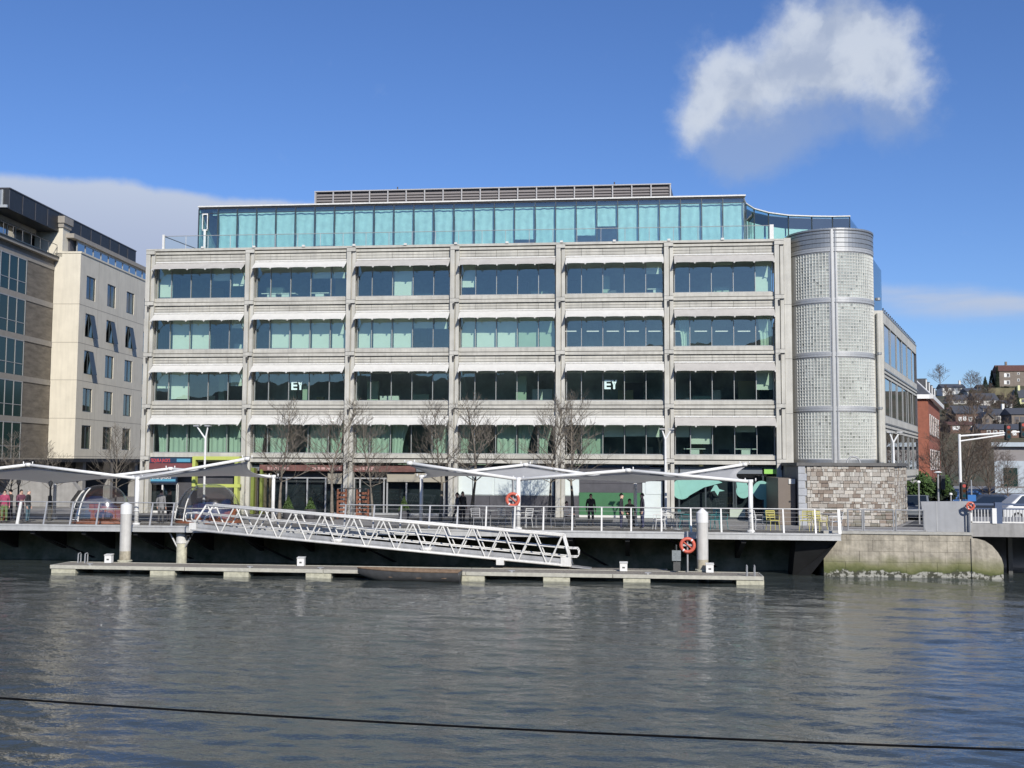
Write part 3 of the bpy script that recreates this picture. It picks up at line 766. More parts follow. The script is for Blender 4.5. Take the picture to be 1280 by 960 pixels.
# ---- round stair tower of glass blocks
TY = Y0+1.6
tl, tr = ray(983.5, 440), ray(1093.5, 440)
al, ar = math.atan2(tl.x, tl.y), math.atan2(tr.x, tr.y)
mid, half = (al+ar)/2, (ar-al)/2
dist = TY/math.cos(mid); TC = Vector((math.sin(mid)*dist, TY, 0)); TR = dist*math.sin(half)
cy0 = TY-TR
def tz(py): return atY(1040, py, cy0+.0).z
zs = [tz(577), tz(510.5), tz(442.5), tz(374.5), tz(311)]
ztop = tz(286)
def cyl(ang, z, r): return Vector((TC.x+r*math.sin(ang), TC.y-r*math.cos(ang), z))     # ang 0 faces the river
tow = MB()
def ring(m, z0, z1, r0, r1, mi, n=72, a0=-math.pi, a1=math.pi):
    for i in range(n):
        p, q = a0+(a1-a0)*i/n, a0+(a1-a0)*(i+1)/n
        m.quad(cyl(p, z0, r0), cyl(q, z0, r0), cyl(q, z1, r1), cyl(p, z1, r1), mi)
ring(tow, zs[4]+.0, ztop, TR+.02, TR+.02, 0); ring(tow, ztop, ztop, TR+.02, 0.01, 0)
for q in range(4):
    zz = zs[4]+.10+(ztop-zs[4]-.1)*q/4; ring(tow, zz, zz+.03, TR+.035, TR+.035, 1)
ring(tow, ztop-.05, ztop+.05, TR+.05, TR+.05, 0); ring(tow, ztop-.10, ztop-.052, TR+.045, TR+.045, 1)
for z in zs[1:]:
    ring(tow, z-.14, z+.0, TR+.025, TR+.025, 2); ring(tow, z-.18, z-.14, TR+.012, TR+.012, 1); ring(tow, z+.0, z+.10, TR+.035, TR+.035, 2)
    ring(tow, z+.10, z+.10, TR+.035, TR, 2); ring(tow, z-.14, z-.14, TR+.025, TR-.05, 2)
ring(tow, GZ, zs[0]+.1, TR+.03, TR+.03, 0)
tower = tow.build('stair_tower', [M['zinc'], M['groove'], M['steel']], off, False)
am = math.asin(((atY(1043, 440, cy0).x-TC.x))/TR)      # the vertical rib
m = MB()
for a_ in (am,): m.obox(cyl(a_, GZ, TR-.05)+Vector((-.1, 0, 0)), (.12, 0, 0), (0, -.10, 0), (0, 0, ztop-GZ))
for a_ in (am-.05, am+.05): m.tube(cyl(a_, GZ, TR+.03), cyl(a_, ztop-.1, TR+.03), .03, .03, 5)
m.build('rib', M['steel'], tower)
def blocks(a0, a1, z0, z1, nx, nz_, seed):
    m = MB(); rr = random.Random(seed)
    for i in range(nx):
        p, q = a0+(a1-a0)*i/nx, a0+(a1-a0)*(i+1)/nx; d = (q-p)*.16
        for j in range(nz_):
            y0, y1 = z0+(z1-z0)*j/nz_, z0+(z1-z0)*(j+1)/nz_; e = (y1-y0)*.16
            o = [cyl(p, y0, TR), cyl(q, y0, TR), cyl(q, y1, TR), cyl(p, y1, TR)]
            k_ = [cyl(p+d, y0+e, TR-.03), cyl(q-d, y0+e, TR-.03), cyl(q-d, y1-e, TR-.03), cyl(p+d, y1-e, TR-.03)]
            bI = len(m.v); m.v += [tuple(x) for x in o+k_]
            for f_ in ((0,1,5,4),(1,2,6,5),(2,3,7,6),(3,0,4,7)): m.f.append(tuple(bI+x for x in f_)); m.m.append(0)
            m.f.append((bI+4, bI+5, bI+6, bI+7)); m.m.append(1 if rr.random() < .93 else 2)
    return m
aL0, aL1 = -1.02, am-.09; aR0, aR1 = am+.09, 1.33
for j in range(4):
    z0, z1 = zs[j]+.16, zs[j+1]-.21
    for (a0, a1) in ((aL0, aL1), (aR0, aR1)):
        nx = max(4, round((a1-a0)*TR/.19)); nz_ = round((z1-z0)/.19)
        pm = blocks(a0, a1, z0, z1, nx, nz_, j*7+int(a0*10))
        pm.build('glass_block_panel', [M['mortar'], M['block'], M['block_d']], tower)
m = MB()
for j in range(4):
    z0, z1 = zs[j]+.10, zs[j+1]-.18
    for (p, q) in ((-2.6, aL0), (aL1, am), (am, aR0), (aR1, 2.6)):
        ring(m, z0, z1, TR, TR, 0, max(2, int((q-p)*12)), p, q)
    ring(m, z0, zs[j]+.16, TR+.005, TR+.005, 0, 40, aL0, aR1); ring(m, zs[j+1]-.21, z1, TR+.005, TR+.005, 0, 40, aL0, aR1)
m.build('cladding', M['steel'], tower, True)

# ---- splayed east wing
wn = Vector((math.cos(R(19.3)), -math.sin(R(19.3)), 0))
YW = 67.2
w0 = Vector((atY(1104, 400, YW).x, YW, 0)); wl = 21.0
w1 = w0+wd*wl
wzt = atY(1104, 388, YW).z
m = MB(); d_ = -wn*.5
m.obox(w0+Vector((0, 0, wzt-.75)), wd*wl, d_, (0, 0, .75), 0)
m.obox(w0+wn*.03+Vector((0, 0, wzt-.12)), wd*wl, d_*.2, (0, 0, .12), 1)
rows_ = []
for j in range(4):
    z1 = wzt-.75-3.28*j; z0 = z1-2.35; rows_.append((z0, z1))
    m.obox(w0+Vector((0, 0, z0-.93)), wd*wl, d_, (0, 0, .93), 0)
    m.obox(w0+wn*.06+Vector((0, 0, z0-.5)), wd*wl, d_*.15, (0, 0, .08), 1)
    m.obox(w0+wn*.05+Vector((0, 0, z0-.75)), wd*wl, d_*.15, (0, 0, .04), 2)
m.box(w0.x-1.2, w0.x, YW, YW+.4, GZ, wzt+.0, 0)
m.tube((w0.x-.32, YW-.12, GZ), (w0.x-.32, YW-.12, wzt-.2), .13, .13, 10, 0)
for z in SILL: m.tube((w0.x-.32, YW-.12, z-.5), (w0.x-.32, YW-.12, z-.36), .17, .17, 10, 1)
m.obox(w0+d_+Vector((0, 0, GZ)), wd*wl, d_*4, (0, 0, .3), 2)
for t_ in range(22): m.tube(w0+wd*(t_*.95)+Vector((0, 0, wzt)), w0+wd*(t_*.95)+Vector((0, 0, wzt+.14)), .04, .04, 5, 2)
wing = m.build('east_wing', [M['panel2'], M['zinc'], M['groove']], off)
for (z0, z1) in rows_:
    m = MB(); gl = MB(); npn = 6
    for q in range(npn+1):
        p_ = w0+wd*(.3+(wl-.3)*q/npn); m.obox(p_+Vector((0, 0, z0)), wd*.06, -wn*.06, (0, 0, z1-z0))
    m.obox(w0+wd*.3-wn*.02+Vector((0, 0, z0+.002)), wd*(wl-.3), -wn*.05, (0, 0, .05))
    wf = m.build('window', M['mull'], wing)
    for q in range(npn):
        p_, p2 = w0+wd*(.3+(wl-.3)*q/npn), w0+wd*(.3+(wl-.3)*(q+1)/npn); t1 = rnd.uniform(-.03, .03)
        gl.quad(p_-wn*(.07+t1)+Vector((0, 0, z0)), p2-wn*(.07-t1)+Vector((0, 0, z0)), p2-wn*(.07-t1)+Vector((0, 0, z1)), p_-wn*(.07+t1)+Vector((0, 0, z1)))
    gl.build('glass', M['wglass'], wf)
m = MB(); m.obox(w0-wn*.9+wd*.1+Vector((0, 0, GZ)), wd*(wl-.2), -wn*.3, (0, 0, wzt-GZ)); m.obox(w0-wn*1.2+Vector((0, 0, wzt-.8)), wd*wl, -wn*9, (0, 0, .1))
m.obox(w1+Vector((0, 0, GZ)), -wd*.1, -wn*12, (0, 0, wzt-GZ)); m.build('inner_wall', M['dpanel'], wing)
# blue-reflecting upper storey end behind the tower
A = Vector((atY(1089, 400, 70.5).x, 70.5, 0)); zz1 = atY(1091, 318, 70.5).z
m = MB(); C2 = Vector((atY(1101.5, 340, 74.5).x, 74.5, 0))
m.prism([(A.x, A.y, wzt-.3), (C2.x, C2.y, wzt-.3), (C2.x, C2.y, zz1-.35), (A.x, A.y, zz1)], (-1.2, .0, 0)); m.build('upper_storey_end', M['wglass'], off)
m = MB(); m.prism([(A.x-.1, A.y+.05, wzt-.3), (C2.x-.1, C2.y, wzt-.3), (C2.x-.1, C2.y, zz1-.4), (A.x-.1, A.y+.05, zz1-.05)], (-1.0, .0, 0)); m.build('upper_storey_wall', M['zinc'], off)

# ---- rubble stone base in front of the tower
YM = 60.2
zm = atY(1060, 582.5, YM).z
sx0_, sx1_ = atY(999, 620, YM).x, atY(1118, 620, YM).x
rr = random.Random(12)
pal = [(.54,.50,.43),(.44,.40,.34),(.60,.57,.50),(.37,.31,.25),(.46,.40,.33),(.68,.64,.56),(.30,.24,.19),(.50,.46,.40),(.58,.53,.45)]
def courses(m, cols, o, ux, length, z0, z1, nrm, q0=0):
    z = z0
    while z < z1-.03:
        h = min(rr.uniform(.12, .26), z1-z)
        if z1-z-h < .07: h = z1-z
        x = q0
        while x < length-.02:
            w = min(rr.choice([.12, .17, .22, .3, .42])*rr.uniform(.8, 1.2), length-x)
            if length-x-w < .1: w = length-x
            d = rr.uniform(.0, .05); cc = rr.choice(pal)
            if z < z0+.8 and rr.random() < .3: cc = (.25, .23, .18)
            k0 = len(m.f)
            jz = rr.uniform(-.012, .012)
            m.obox(o+ux*(x+.008)+nrm*(d-.08)+Vector((0, 0, z+.008+jz)), ux*(w-.016), nrm*.08, (0, 0, h-.016))
            f_ = rr.uniform(.85, 1.12); cols += [tuple(min(.9, q*f_) for q in cc)]*(len(m.f)-k0)
            x += w
        z += h
m = MB(); cols = []
o1 = Vector((sx0_, YM, 0)); ux = Vector((1, 0, 0)); ny = Vector((0, -1, 0))
courses(m, cols, o1, ux, sx1_-sx0_, GZ, zm, ny, .42)
o2 = Vector((sx1_, YM, 0)); courses(m, cols, o2, wd, 6.4, GZ, zm, wn)
mz = m.build('masonry', M['masonry'], off); set_stone(mz, cols)
m = MB(); m.prism([(sx0_, YM+.06, GZ), (sx1_-.05, YM+.06, GZ), (sx1_-.05+wd.x*6.4, YM+wd.y*6.4, GZ), (sx0_, YM+6.2, GZ)], (0, 0, zm-GZ-.003), 0)
m.prism([(sx0_-.12, YM-.12, zm), (sx1_+.12, YM-.12, zm), (sx1_+wd.x*6.5+.14, YM+wd.y*6.5, zm), (sx0_-.12, YM+6.2, zm)], (0, 0, .17), 1)
for q in range(8): m.box(sx0_-.04, sx0_+.40-.08*(q % 2), YM-.05, YM+.059, GZ+(zm-GZ)*q/8+.01, GZ+(zm-GZ)*(q+1)/8-.01, 2)
m.torus((atY(1067, 577, YM+.4).x, YM+.4, zm+.16), .34, .05, (1, 0, 0), (0, 0, 1), 20, 6, 3)
m.build('stone_base', [M['mort_d'], M['coping'], M['ash'], M['steel']], off)

# ---- ground floor frontage
YG = Y0+.5
m = MB(); m.box(xL+.1, xR-.1, YG+.6, YG+.7, GZ, 5.2); m.build('inner_wall', M['dpanel'], off)
def gx(px_): return atY(px_, 615, YG).x
def gz(py): return atY(600, py, YG).z
# dining frontage, bays 2 and 3
def frontage(x0, x1, z1, bars, frame, glz='shopglass', sillz=None):
    f = MB()
    f.box(x0, x1, YG-.02, YG+.08, z1-.08, z1); f.box(x0, x1, YG-.02, YG+.08, GZ, GZ+.12)
    for x in [x0+.04]+bars+[x1-.04]: f.box(x-.045, x+.045, YG-.03, YG+.09, GZ+.12, z1-.08)
    w = f.build('shop_window', frame, off)
    g_ = MB(); g_.quad((x0, YG+.03, GZ), (x1, YG+.03, GZ), (x1, YG+.03, z1), (x0, YG+.03, z1)); g_.build('glass', M[glz], w)
    return w
frontage(gx(330), gx(428), gz(598), [gx(358), gx(384), gx(407)], M['steel'])
frontage(gx(442), gx(556), gz(598), [gx(450), gx(480), gx(484), gx(508)], M['steel'])
m = MB(); m.box(gx(326), gx(429), YG-.35, YG-.05, gz(590), gz(582.5)); m.box(gx(441), gx(520), YG-.35, YG-.05, gz(590.5), gz(583)); m.build('fascia', M['red'], off)
m = MB()
rr5 = random.Random(4)
for (a, b_) in ((336, 362), (392, 425), (445, 470)):   # worn pale script, too small to read in the photograph
    x = gx(a)
    while x < gx(b_):
        w = rr5.uniform(.10, .26); m.box(x, x+w, YG-.372, YG-.352, gz(589-rr5.uniform(0, 1)), gz(584+rr5.uniform(0, 2))); x += w+rr5.uniform(.05, .12)
m.build('fascia_lettering', mat('faded_lettering', (.48, .30, .27), .6), off)
m = MB(); m.box(gx(410), gx(428), YG-.12, YG-.03, gz(606), gz(592)); m.box(gx(484), gx(556), YG-.12, YG-.03, gz(603), gz(592)); m.build('blind', mat('beige_blind', (.36, .33, .26), .8), off)
# bay 1: two stacked signs, shop entrance, white frames
frontage(gx(184), gx(222), gz(607), [gx(203), gx(222)], M['white2'])
def text(body, size, matl, parent, loc, ext=.01, sx=1.0, name='lettering', bold=0):
    cu = bpy.data.curves.new('t', 'FONT'); cu.body = body; cu.size = size; cu.extrude = ext; cu.offset = bold; cu.resolution_u = 2
    o = bpy.data.objects.new('t', cu); COL.objects.link(o)
    dg = bpy.context.evaluated_depsgraph_get(); me = bpy.data.meshes.new_from_object(o.evaluated_get(dg))
    bpy.data.objects.remove(o); bpy.data.curves.remove(cu)
    offp = Vector(ORIG.get(parent.name, (0, 0, 0)))
    for v in me.vertices:
        c_ = v.co.copy(); v.co = Vector((loc[0]+c_.x*sx, loc[1]-c_.z, loc[2]+c_.y))-offp
    me.name = name; me.materials.clear(); me.materials.append(matl)
    o = bpy.data.objects.new(name, me); COL.objects.link(o); o.parent = parent; ORIG[o.name] = tuple(offp); return o
YT = Y0-.22
def sx2(p_): return atY(p_, 575, YT).x
def sz2(p_): return atY(215, p_, YT).z
m = MB(); m.box(sx2(187), sx2(239), YT, Y0+.1, sz2(578.5), sz2(572), 0); m.box(sx2(221), sx2(238), YT-.01, YT-.002, sz2(577.3), sz2(573.4), 2)
m.box(sx2(187), sx2(241), YT-.02, Y0+.1, sz2(586.5), sz2(579), 1)
m.box(gx(184), gx(222), YG-.25, YG-.05, gz(606.5), gz(594.5), 0)
sg = m.build('shop_sign', [M['navy'], M['maroon'], M['cyan']], off)
text("TEQUILA JACK'S", .30, M['sign_r'], sg, (sx2(188.2), YT-.012, sz2(577.6)), bold=.006, sx=.60)
text("TEQUILA JACK'S", .27, M['sign_w'], sg, (gx(186), YG-.262, gz(601)), bold=.008, sx=.80)
m = MB(); m.box(gx(189), gx(221), YG-.27, YG-.252, gz(604.5), gz(601.6)); m.build('sign_band', M['cyan'], sg)
# lime portal frame
lf = MB(); YL = YG-1.0
X0, X1, X2 = atY(243, 610, YL).x, atY(301, 610, YL).x, 0; z1, z2 = atY(270, 570.5, YL).z, atY(270, 607, YL).z; z3 = GZ
lf.box(X0-.1, X0+.1, YL-.2, YL+.25, z2-.3, z1-.22); lf.box(X0-.1, atY(300, 600, YL).x, YL-.2, YL+.25, z1-.22, z1); lf.box(X0+.1, X1, YL-.2, YL+.1, z2-.1, z2+.1)
xa = atY(296, 610, YL).x; lf.box(xa-.11, xa+.11, YL-.19, YL+.3, GZ, z1-.222); xb = atY(311, 610, YL).x; l2 = MB(); l2.box(xb-.10, xb+.10, YL+.6, YL+.9, GZ, z1-.7); xc = atY(322, 610, YL).x; l2.box(xc-.08, xc+.08, YL+.6, YL+.9, GZ, z1-.8); l2.build('entrance_post', mat('dark_lime_paint', (.20, .24, .05), .5, var=.2), off)
lf.build('entrance_frame', M['lime'], off)
m = MB(); 
for i in range(7): x = gx(300)+i*.32; m.box(x, x+.16, YG-.1, YG, GZ, 4.9)
m.build('timber_screen', mat('dark_timber', (.10, .085, .05), .7), off)
# bays 4-5: frosted panes above dark boards
for (a, b_) in ((571, 589), (592, 616), (618, 640), (641, 670), (672, 691), (705, 724)):
    m = MB(); m.box(gx(a), gx(b_), YG-.04, YG+.0, gz(618), gz(596)); m.box(gx(a)-.05, gx(b_)+.05, YG+.001, YG+.05, gz(619), gz(595))
    m.build('frosted_window', M['whitewin'], off)
m = MB()
for i in range(9): 
    a, b_ = 556+(724-556)*i/9, 556+(724-556)*(i+1)/9; m.box(gx(a)+.01, gx(b_)-.01, YG-.06, YG+.02, GZ, gz(619.5))
m.box(gx(556), gx(724), YG+.03, YG+.07, GZ, gz(600)); m.build('dado_panel', M['dpanel'], off)
m = MB(); m.box(gx(724), gx(803), YG-.10, YG, GZ, gz(614.5), 0); m.box(gx(724), gx(803), YG-.11, YG-.02, GZ, GZ+.14, 1); m.build('green_hoarding', [M['green'], M['white2']], off)
m = MB(); m.box(gx(724), gx(812), YG-.02, YG+.05, gz(614.4), gz(603)); m.box(gx(724), gx(812), YG-.05, YG+.05, gz(602.9), gz(582)); m.build('dark_fascia', M['dpanel'], off)
m = MB(); m.box(gx(728), gx(812), YG-.08, YG-.052, gz(583.2), gz(581)); m.build('fascia', M['navy'], off)
m = MB(); m.box(gx(803), gx(828), YG-.09, YG-.02, GZ, gz(602)); m.box(gx(807), gx(828), YG-.12, YG-.092, gz(616), gz(600), ); m.build('frosted_window', M['whitewin'], off)
# bay 6 cafe glazing with pale vinyl shapes
cw_ = frontage(gx(834), gx(972), gz(581), [gx(849), gx(882), gx(917), gx(920), gx(954)], M['mull_dark'])
def blob(pts, mm, d=.0):
    mm.prism([(gx(x), YG-.05-d, gz(y)) for x, y in pts], (0, .012, 0))
def circ(cx_, cy__, r, n=20): return [(cx_+r*math.cos(2*math.pi*i/n), cy__+r*math.sin(2*math.pi*i/n)) for i in range(n)]
m = MB(); blob(circ(852, 609.5, 12.5), m); blob([(846, 597), (895, 597), (903, 601), (880, 607), (862, 617), (853, 622)], m, .014)
blob(circ(929, 611, 9), m); blob([(920, 597), (934, 597), (934, 612), (922, 614)], m, .014); blob(circ(952, 610, 11.5), m, .014)
blob([(954.5, 612), (963, 610), (962, 655), (954.5, 655)], m, .028); blob([(893, 604), (896, 604), (899, 609), (906, 611), (899, 612), (897, 617), (893, 611), (888, 612)], m, .03)
m.build('window_vinyl', M['vinyl'], cw_)
m = MB(); m.box(gx(912), gx(931), YG-.06, YG-.045, GZ+.1, gz(632)); m.build('door_film', M['blind_g'], cw_)
m = MB(); m.box(gx(955), gx(970.5), YG-.2, YG-.06, gz(590), gz(584.5)); m.build('hanging_sign', M['limesign'], off)
m = MB(); YU = 60.9; xx0, xx1 = atY(973, 630, YU).x, atY(994.5, 630, YU).x; zz = atY(985, 597.5, YU).z
m.box(xx0, xx1, YU, Y0-.25, GZ, zz, 0); m.box(xx1-.36, xx1-.02, YU-.06, YU-.002, zz-.32, zz-.05, 1); m.box((xx0+xx1)/2+.1, (xx0+xx1)/2+.2, YU-.03, YU-.002, zz-1.32, zz-1.24, 2)
m.build('plant_cupboard', [M['brown_panel'], M['white2'], M['dark']], off)
# ------------------------------------------------------------------ hotel on the left
M['cream'] = mat('cream_render', (.70, .645, .52), .8, var=.08, scale=.8, streak=.10)
M['brown'] = mat('brown_stone_cladding', (.19, .165, .13), .8, var=.4, scale=.9, stretch=(1, 1, 4), bump=.2)
M['band'] = mat('pale_stone_band', (.33, .30, .255), .75, var=.12)
M['hglass'] = glass('hotel_glass', (.16, .26, .26), .16, .005)
M['screen'] = mat('black_roof_screen', (.022, .023, .026), .5, var=.2)
HY = 82.0
hc = Vector((atY(98.5, 400, HY).x, HY, 0)); he = Vector((-.0645, .998, 0)).normalized(); hn = Vector((he.y, -he.x, 0))
def hp(n, e, z): return hc+hn*n+he*e+Vector((0, 0, z))
def hbox(m, n0, n1, e0, e1, z0, z1, mi=0):
    o = hp(n0, e0, z0); m.obox(o, hn*(n1-n0), he*(e1-e0), (0, 0, z1-z0), mi)
def zat(px, py, Y): return atY(px, py, Y).z
z_top = zat(99, 316.5, HY); z_bot = zat(94, 573, HY)
hot = thing('hotel_building', 'cream and brown stone hotel block with dark rooftop screen beside the side street', 'hotel', (hc.x-5, hc.y+5, GZ))
wn_ = 2.15
# storey lines and windows on the cream side wall
ex = []
for px_ in (112.5, 138.5, 162.5, 183):
    # intersect the ray with the wall plane n=0
    d = ray(px_, 400); t = hc.dot(hn)/d.dot(hn) if abs(d.dot(hn)) > 1e-6 else 0
    t = (hc.dot(hn))/(d.x*hn.x+d.y*hn.y); ex.append((Vector((d.x*t, d.y*t, 0))-hc).dot(he))
zw = [zat(112, y, HY+1.5) for y in (345, 392, 438, 485, 531.5)]
wh = zw[0]-zat(112, 374, HY+1.5)
ww = 1.72
m = MB(); rows_h = [(z-wh, z) for z in zw]
# wall built as strips round the openings
e_edges = [0]; 
sp_ = (ex[1]-ex[0]); nwin = 7
wins = [(ex[0]+sp_*i-ww/2, ex[0]+sp_*i+ww/2) for i in range(nwin)]
L_ = wins[-1][1]+2
zz = z_top
for (a, b_) in rows_h:
    hbox(m, -.35, 0, 0, L_, b_, zz); zz = a
    x = 0
    for (w0_, w1_) in wins: hbox(m, -.35, 0, x, w0_, a, b_); x = w1_
    hbox(m, -.35, 0, x, L_, a, b_)
hbox(m, -.35, 0, 0, L_, z_bot, zz)
hbox(m, -wn_, -.352, 0, .35, z_bot, z_top); hbox(m, -wn_-8, -.4, .4, L_, z_bot, z_bot+.25)
hbox(m, -wn_, .06, -.05, L_, z_top, z_top+.14)
for (a, b_) in rows_h:
    hbox(m, -.02, .006, 0, L_, a-.62, a-.585, 1); hbox(m, -wn_, -.0, -.006, .0, a-.62, a-.585, 1)
for e_ in [w[1]+.55 for w in wins[:-1]]: hbox(m, -.02, .004, e_, e_+.02, z_bot, z_top, 1)
m.build('cream_wall', [M['cream'], mat('render_joint', (.30, .27, .22), .8)], hot)
rnd = random.Random(7)
for r, (a, b_) in enumerate(rows_h):
    for i, (w0_, w1_) in enumerate(wins[:4]):
        f = MB(); 
        for (p, q, z0, z1) in ((w0_, w0_+.07, a, b_), (w1_-.07, w1_, a, b_), (w0_+.07, w1_-.07, a, a+.07), (w0_+.07, w1_-.07, b_-.07, b_), ((w0_+w1_)/2-.03, (w0_+w1_)/2+.03, a+.07, b_-.07)): hbox(f, -.14, -.06, p, q, z0, z1)
        wf = f.build('window', M['mull_dark'], hot)
        g_ = MB(); g_.quad(hp(-.10, w0_, a), hp(-.10, w1_, a), hp(-.10, w1_, b_), hp(-.10, w0_, b_)); g_.build('glass', M['hglass'], wf)
        if (r, i) in ((1, 0), (1, 1), (2, 0), (1, 2)):
            s_ = MB(); mid_ = (w0_+w1_)/2
            s_.obox(hp(-.05, mid_, b_-.05), he*(w1_-mid_), (hn*.36+Vector((0, 0, -wh*.98))), hn*.05); s_.build('open_sash', M['mull_dark'], wf)
        if rnd.random() < .4:
            s_ = MB(); hbox(s_, -.33, -.31, w0_, w0_+.4, a, b_); s_.build('curtain', M['blind_g'], wf)
m = MB(); hbox(m, -wn_-9, -.36, .36, .5, z_bot, z_top); hbox(m, -1.6, -1.5, .36, L_, z_bot, z_top); m.build('inner_wall', M['dpanel'], hot)
# set-back glazed top storey and black roof screen
u0 = z_top+.14; u1 = zat(100, 299, HY+1.2)
m = MB(); hbox(m, -9, -.9, .6, L_, u1, u1+.35, 0); hbox(m, -9, -1.4, 1.0, L_, u0, u1, 1); m.build('top_storey', [M['band'], M['dpanel']], hot)
for i in range(11):
    e0 = 1.7+i*1.55
    f = MB(); hbox(f, -1.2, -1.1, e0, e0+.1, u0, u1); hbox(f, -1.2, -1.1, e0+.1, e0+1.55, u1-.15, u1); wf = f.build('window', M['mull'], hot)
    g_ = MB(); g_.quad(hp(-1.15, e0+.1, u0), hp(-1.15, e0+1.55, u0), hp(-1.15, e0+1.55, u1-.15), hp(-1.15, e0+.1, u1-.15)); g_.build('glass', M['wglass'], wf)
sn = -1.9
def on_plane(px_, py, n):
    d = ray(px_, py); t = (hc.dot(hn)+n)/(d.x*hn.x+d.y*hn.y); P_ = Vector((d.x*t, d.y*t, HC+d.z*t)); return (P_-hc).dot(he), P_.z
ea, za = on_plane(12, 236.5, sn); eb, zb = on_plane(170, 314, sn); ec, zc_ = on_plane(170, 326, sn)
zs_ = (za+zb)/2
m = MB(); hbox(m, sn-7, sn, ea, eb, u1+.352, zs_, 0)
for i in range(12): e0 = ea+(eb-ea)*i/12; hbox(m, sn, sn+.03, e0, e0+.05, u1+.4, zs_-.1, 1)
hbox(m, sn-7, sn+.05, ea-.05, eb+.05, zs_, zs_+.08, 1); m.build('roof_screen', [M['screen'], M['dpanel']], hot)
m = MB(); hbox(m, sn-6.5, sn-.4, ea-.12, ea-.02, u1+.6, zs_-.1, 0); hbox(m, sn-7.0, sn, ea-.3, ea-.14, u1+.4, u1+.6, 1)
for i in range(7): hbox(m, sn-6.5+i, sn-6.42+i, ea-.16, ea-.121, u1+.6, zs_-.1, 1)
m.build('roof_plant', [M['zinc'], M['steel']], hot)
# brown stone range nearer the river
bt = zat(73, 325, HY-.5)
m = MB(); hbox(m, -14, -wn_, -26, -.06, z_bot-.1, bt, 0)
pitch = zw[0]-zw[1]
for j in range(6):
    z = bt-.55-pitch*j+.2
    hbox(m, -13.9, -wn_+.05, -26.02, -.08, z-.42, z, 1)
hbox(m, -14, -wn_+.35, -26.2, -.07, bt, bt+.25, 1); hbox(m, -14, -wn_+.42, -26.3, -.075, bt+.25, bt+.33, 2)
m.build('brown_wall', [M['brown'], M['band'], M['mull_dark']], hot)
e_g1, _ = on_plane(28.5, 450, -wn_); 
for j in range(6):
    z1 = bt-.55-pitch*j+.2-.42; z0 = z1-pitch+.42
    if j == 0: z1_ = bt-.35; 
    if z0 < z_bot: z0 = z_bot
    for i in range(5):
        ee1 = e_g1-i*1.28; ee0 = ee1-1.28
        f = MB(); hbox(f, -wn_, -wn_+.07, ee1-.07, ee1, z0, z1-.002); hbox(f, -wn_, -wn_+.06, ee0, ee1-.07, z1-.08, z1-.003); hbox(f, -wn_, -wn_+.06, ee0, ee1-.07, z0+.85, z0+.9)
        wf = f.build('window', M['mull'], hot)
        g_ = MB(); hbox(g_, -wn_+.002, -wn_+.03, ee0, ee1-.07, z0, z1-.004); g_.build('glass', mat('teal_glazing', (.014, .042, .038), .12, spec=.3) if 'teal' not in M else M['teal'], wf)
        if 'teal' not in M: M['teal'] = g_.build and bpy.data.materials['teal_glazing']
# penthouse over the brown range, with balcony rail
p1 = u1
m = MB(); hbox(m, -14, -wn_-1.3, -24, -.6, p1, p1+.5, 0); hbox(m, -14, -wn_-1.9, -23.8, -.7, bt+.3, p1, 1); m.build('penthouse', [M['band'], M['dpanel']], hot)
for i in range(12):
    e1 = -.7-i*1.25; e0 = e1-1.25
    f = MB(); hbox(f, -wn_-1.7, -wn_-1.6, e1-.07, e1, bt+.34, p1-.01); hbox(f, -wn_-1.7, -wn_-1.62, e0, e1-.07, bt+2.0, bt+2.06); wf = f.build('window', M['mull'], hot)
    g_ = MB(); g_.quad(hp(-wn_-1.65, e0, bt+.34), hp(-wn_-1.65, e1, bt+.34), hp(-wn_-1.65, e1, p1-.01), hp(-wn_-1.65, e0, p1-.01)); g_.build('glass', M['wglass'], wf)
m = MB(); m.tube(hp(-wn_+.25, -25, bt+1.25), hp(-wn_+.25, -.2, bt+1.25), .03, .03, 6)
for i in range(18): m.tube(hp(-wn_+.25, -.2-i*1.4, bt+.3), hp(-wn_+.25, -.2-i*1.4, bt+1.25), .022, .022, 5)
m.build('balcony_rail', M['steel_d'], hot)
e_, za2 = on_plane(57, 290, -wn_-.2)
pt2 = zat(62, 285, HY)
m = MB(); hbox(m, -wn_-1.7, -wn_+.6, .0, 1.2, bt+.34, pt2, 0); hbox(m, -wn_-1.8, -wn_+.7, -.1, 1.3, pt2, pt2+.35, 1); hbox(m, -wn_-1.9, -wn_+.8, -.2, 1.4, pt2+.35, pt2+.9, 1)
m.build('corner_pier', [M['cream'], M['band']], hot)
# dark undercroft, grey ramp wall
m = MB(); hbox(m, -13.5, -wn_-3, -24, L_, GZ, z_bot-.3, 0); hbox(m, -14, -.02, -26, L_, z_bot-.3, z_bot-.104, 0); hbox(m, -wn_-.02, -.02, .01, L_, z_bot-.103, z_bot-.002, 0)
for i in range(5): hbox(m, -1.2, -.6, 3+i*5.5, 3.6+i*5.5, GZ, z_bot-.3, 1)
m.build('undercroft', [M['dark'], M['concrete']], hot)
YC = 73.5
m = MB(); pts = [atY(x, y, YC) for x, y in ((20, 586), (85, 596), (97.5, 613), (88, 626), (86, 640))]
for p_ in (pts[-1],): pts.append(Vector((p_.x, YC, GZ)))
pts.append(Vector((pts[0].x-14, YC, GZ))); pts.append(Vector((pts[0].x-14, YC, pts[0].z)))
m.prism(pts, (0, .6, 0)); tag(m.build('concrete_wall', M['concrete'], None, origin=(pts[0].x-5, YC, GZ)), 'plain grey concrete wall with a pointed end under the brown hotel range', 'wall')

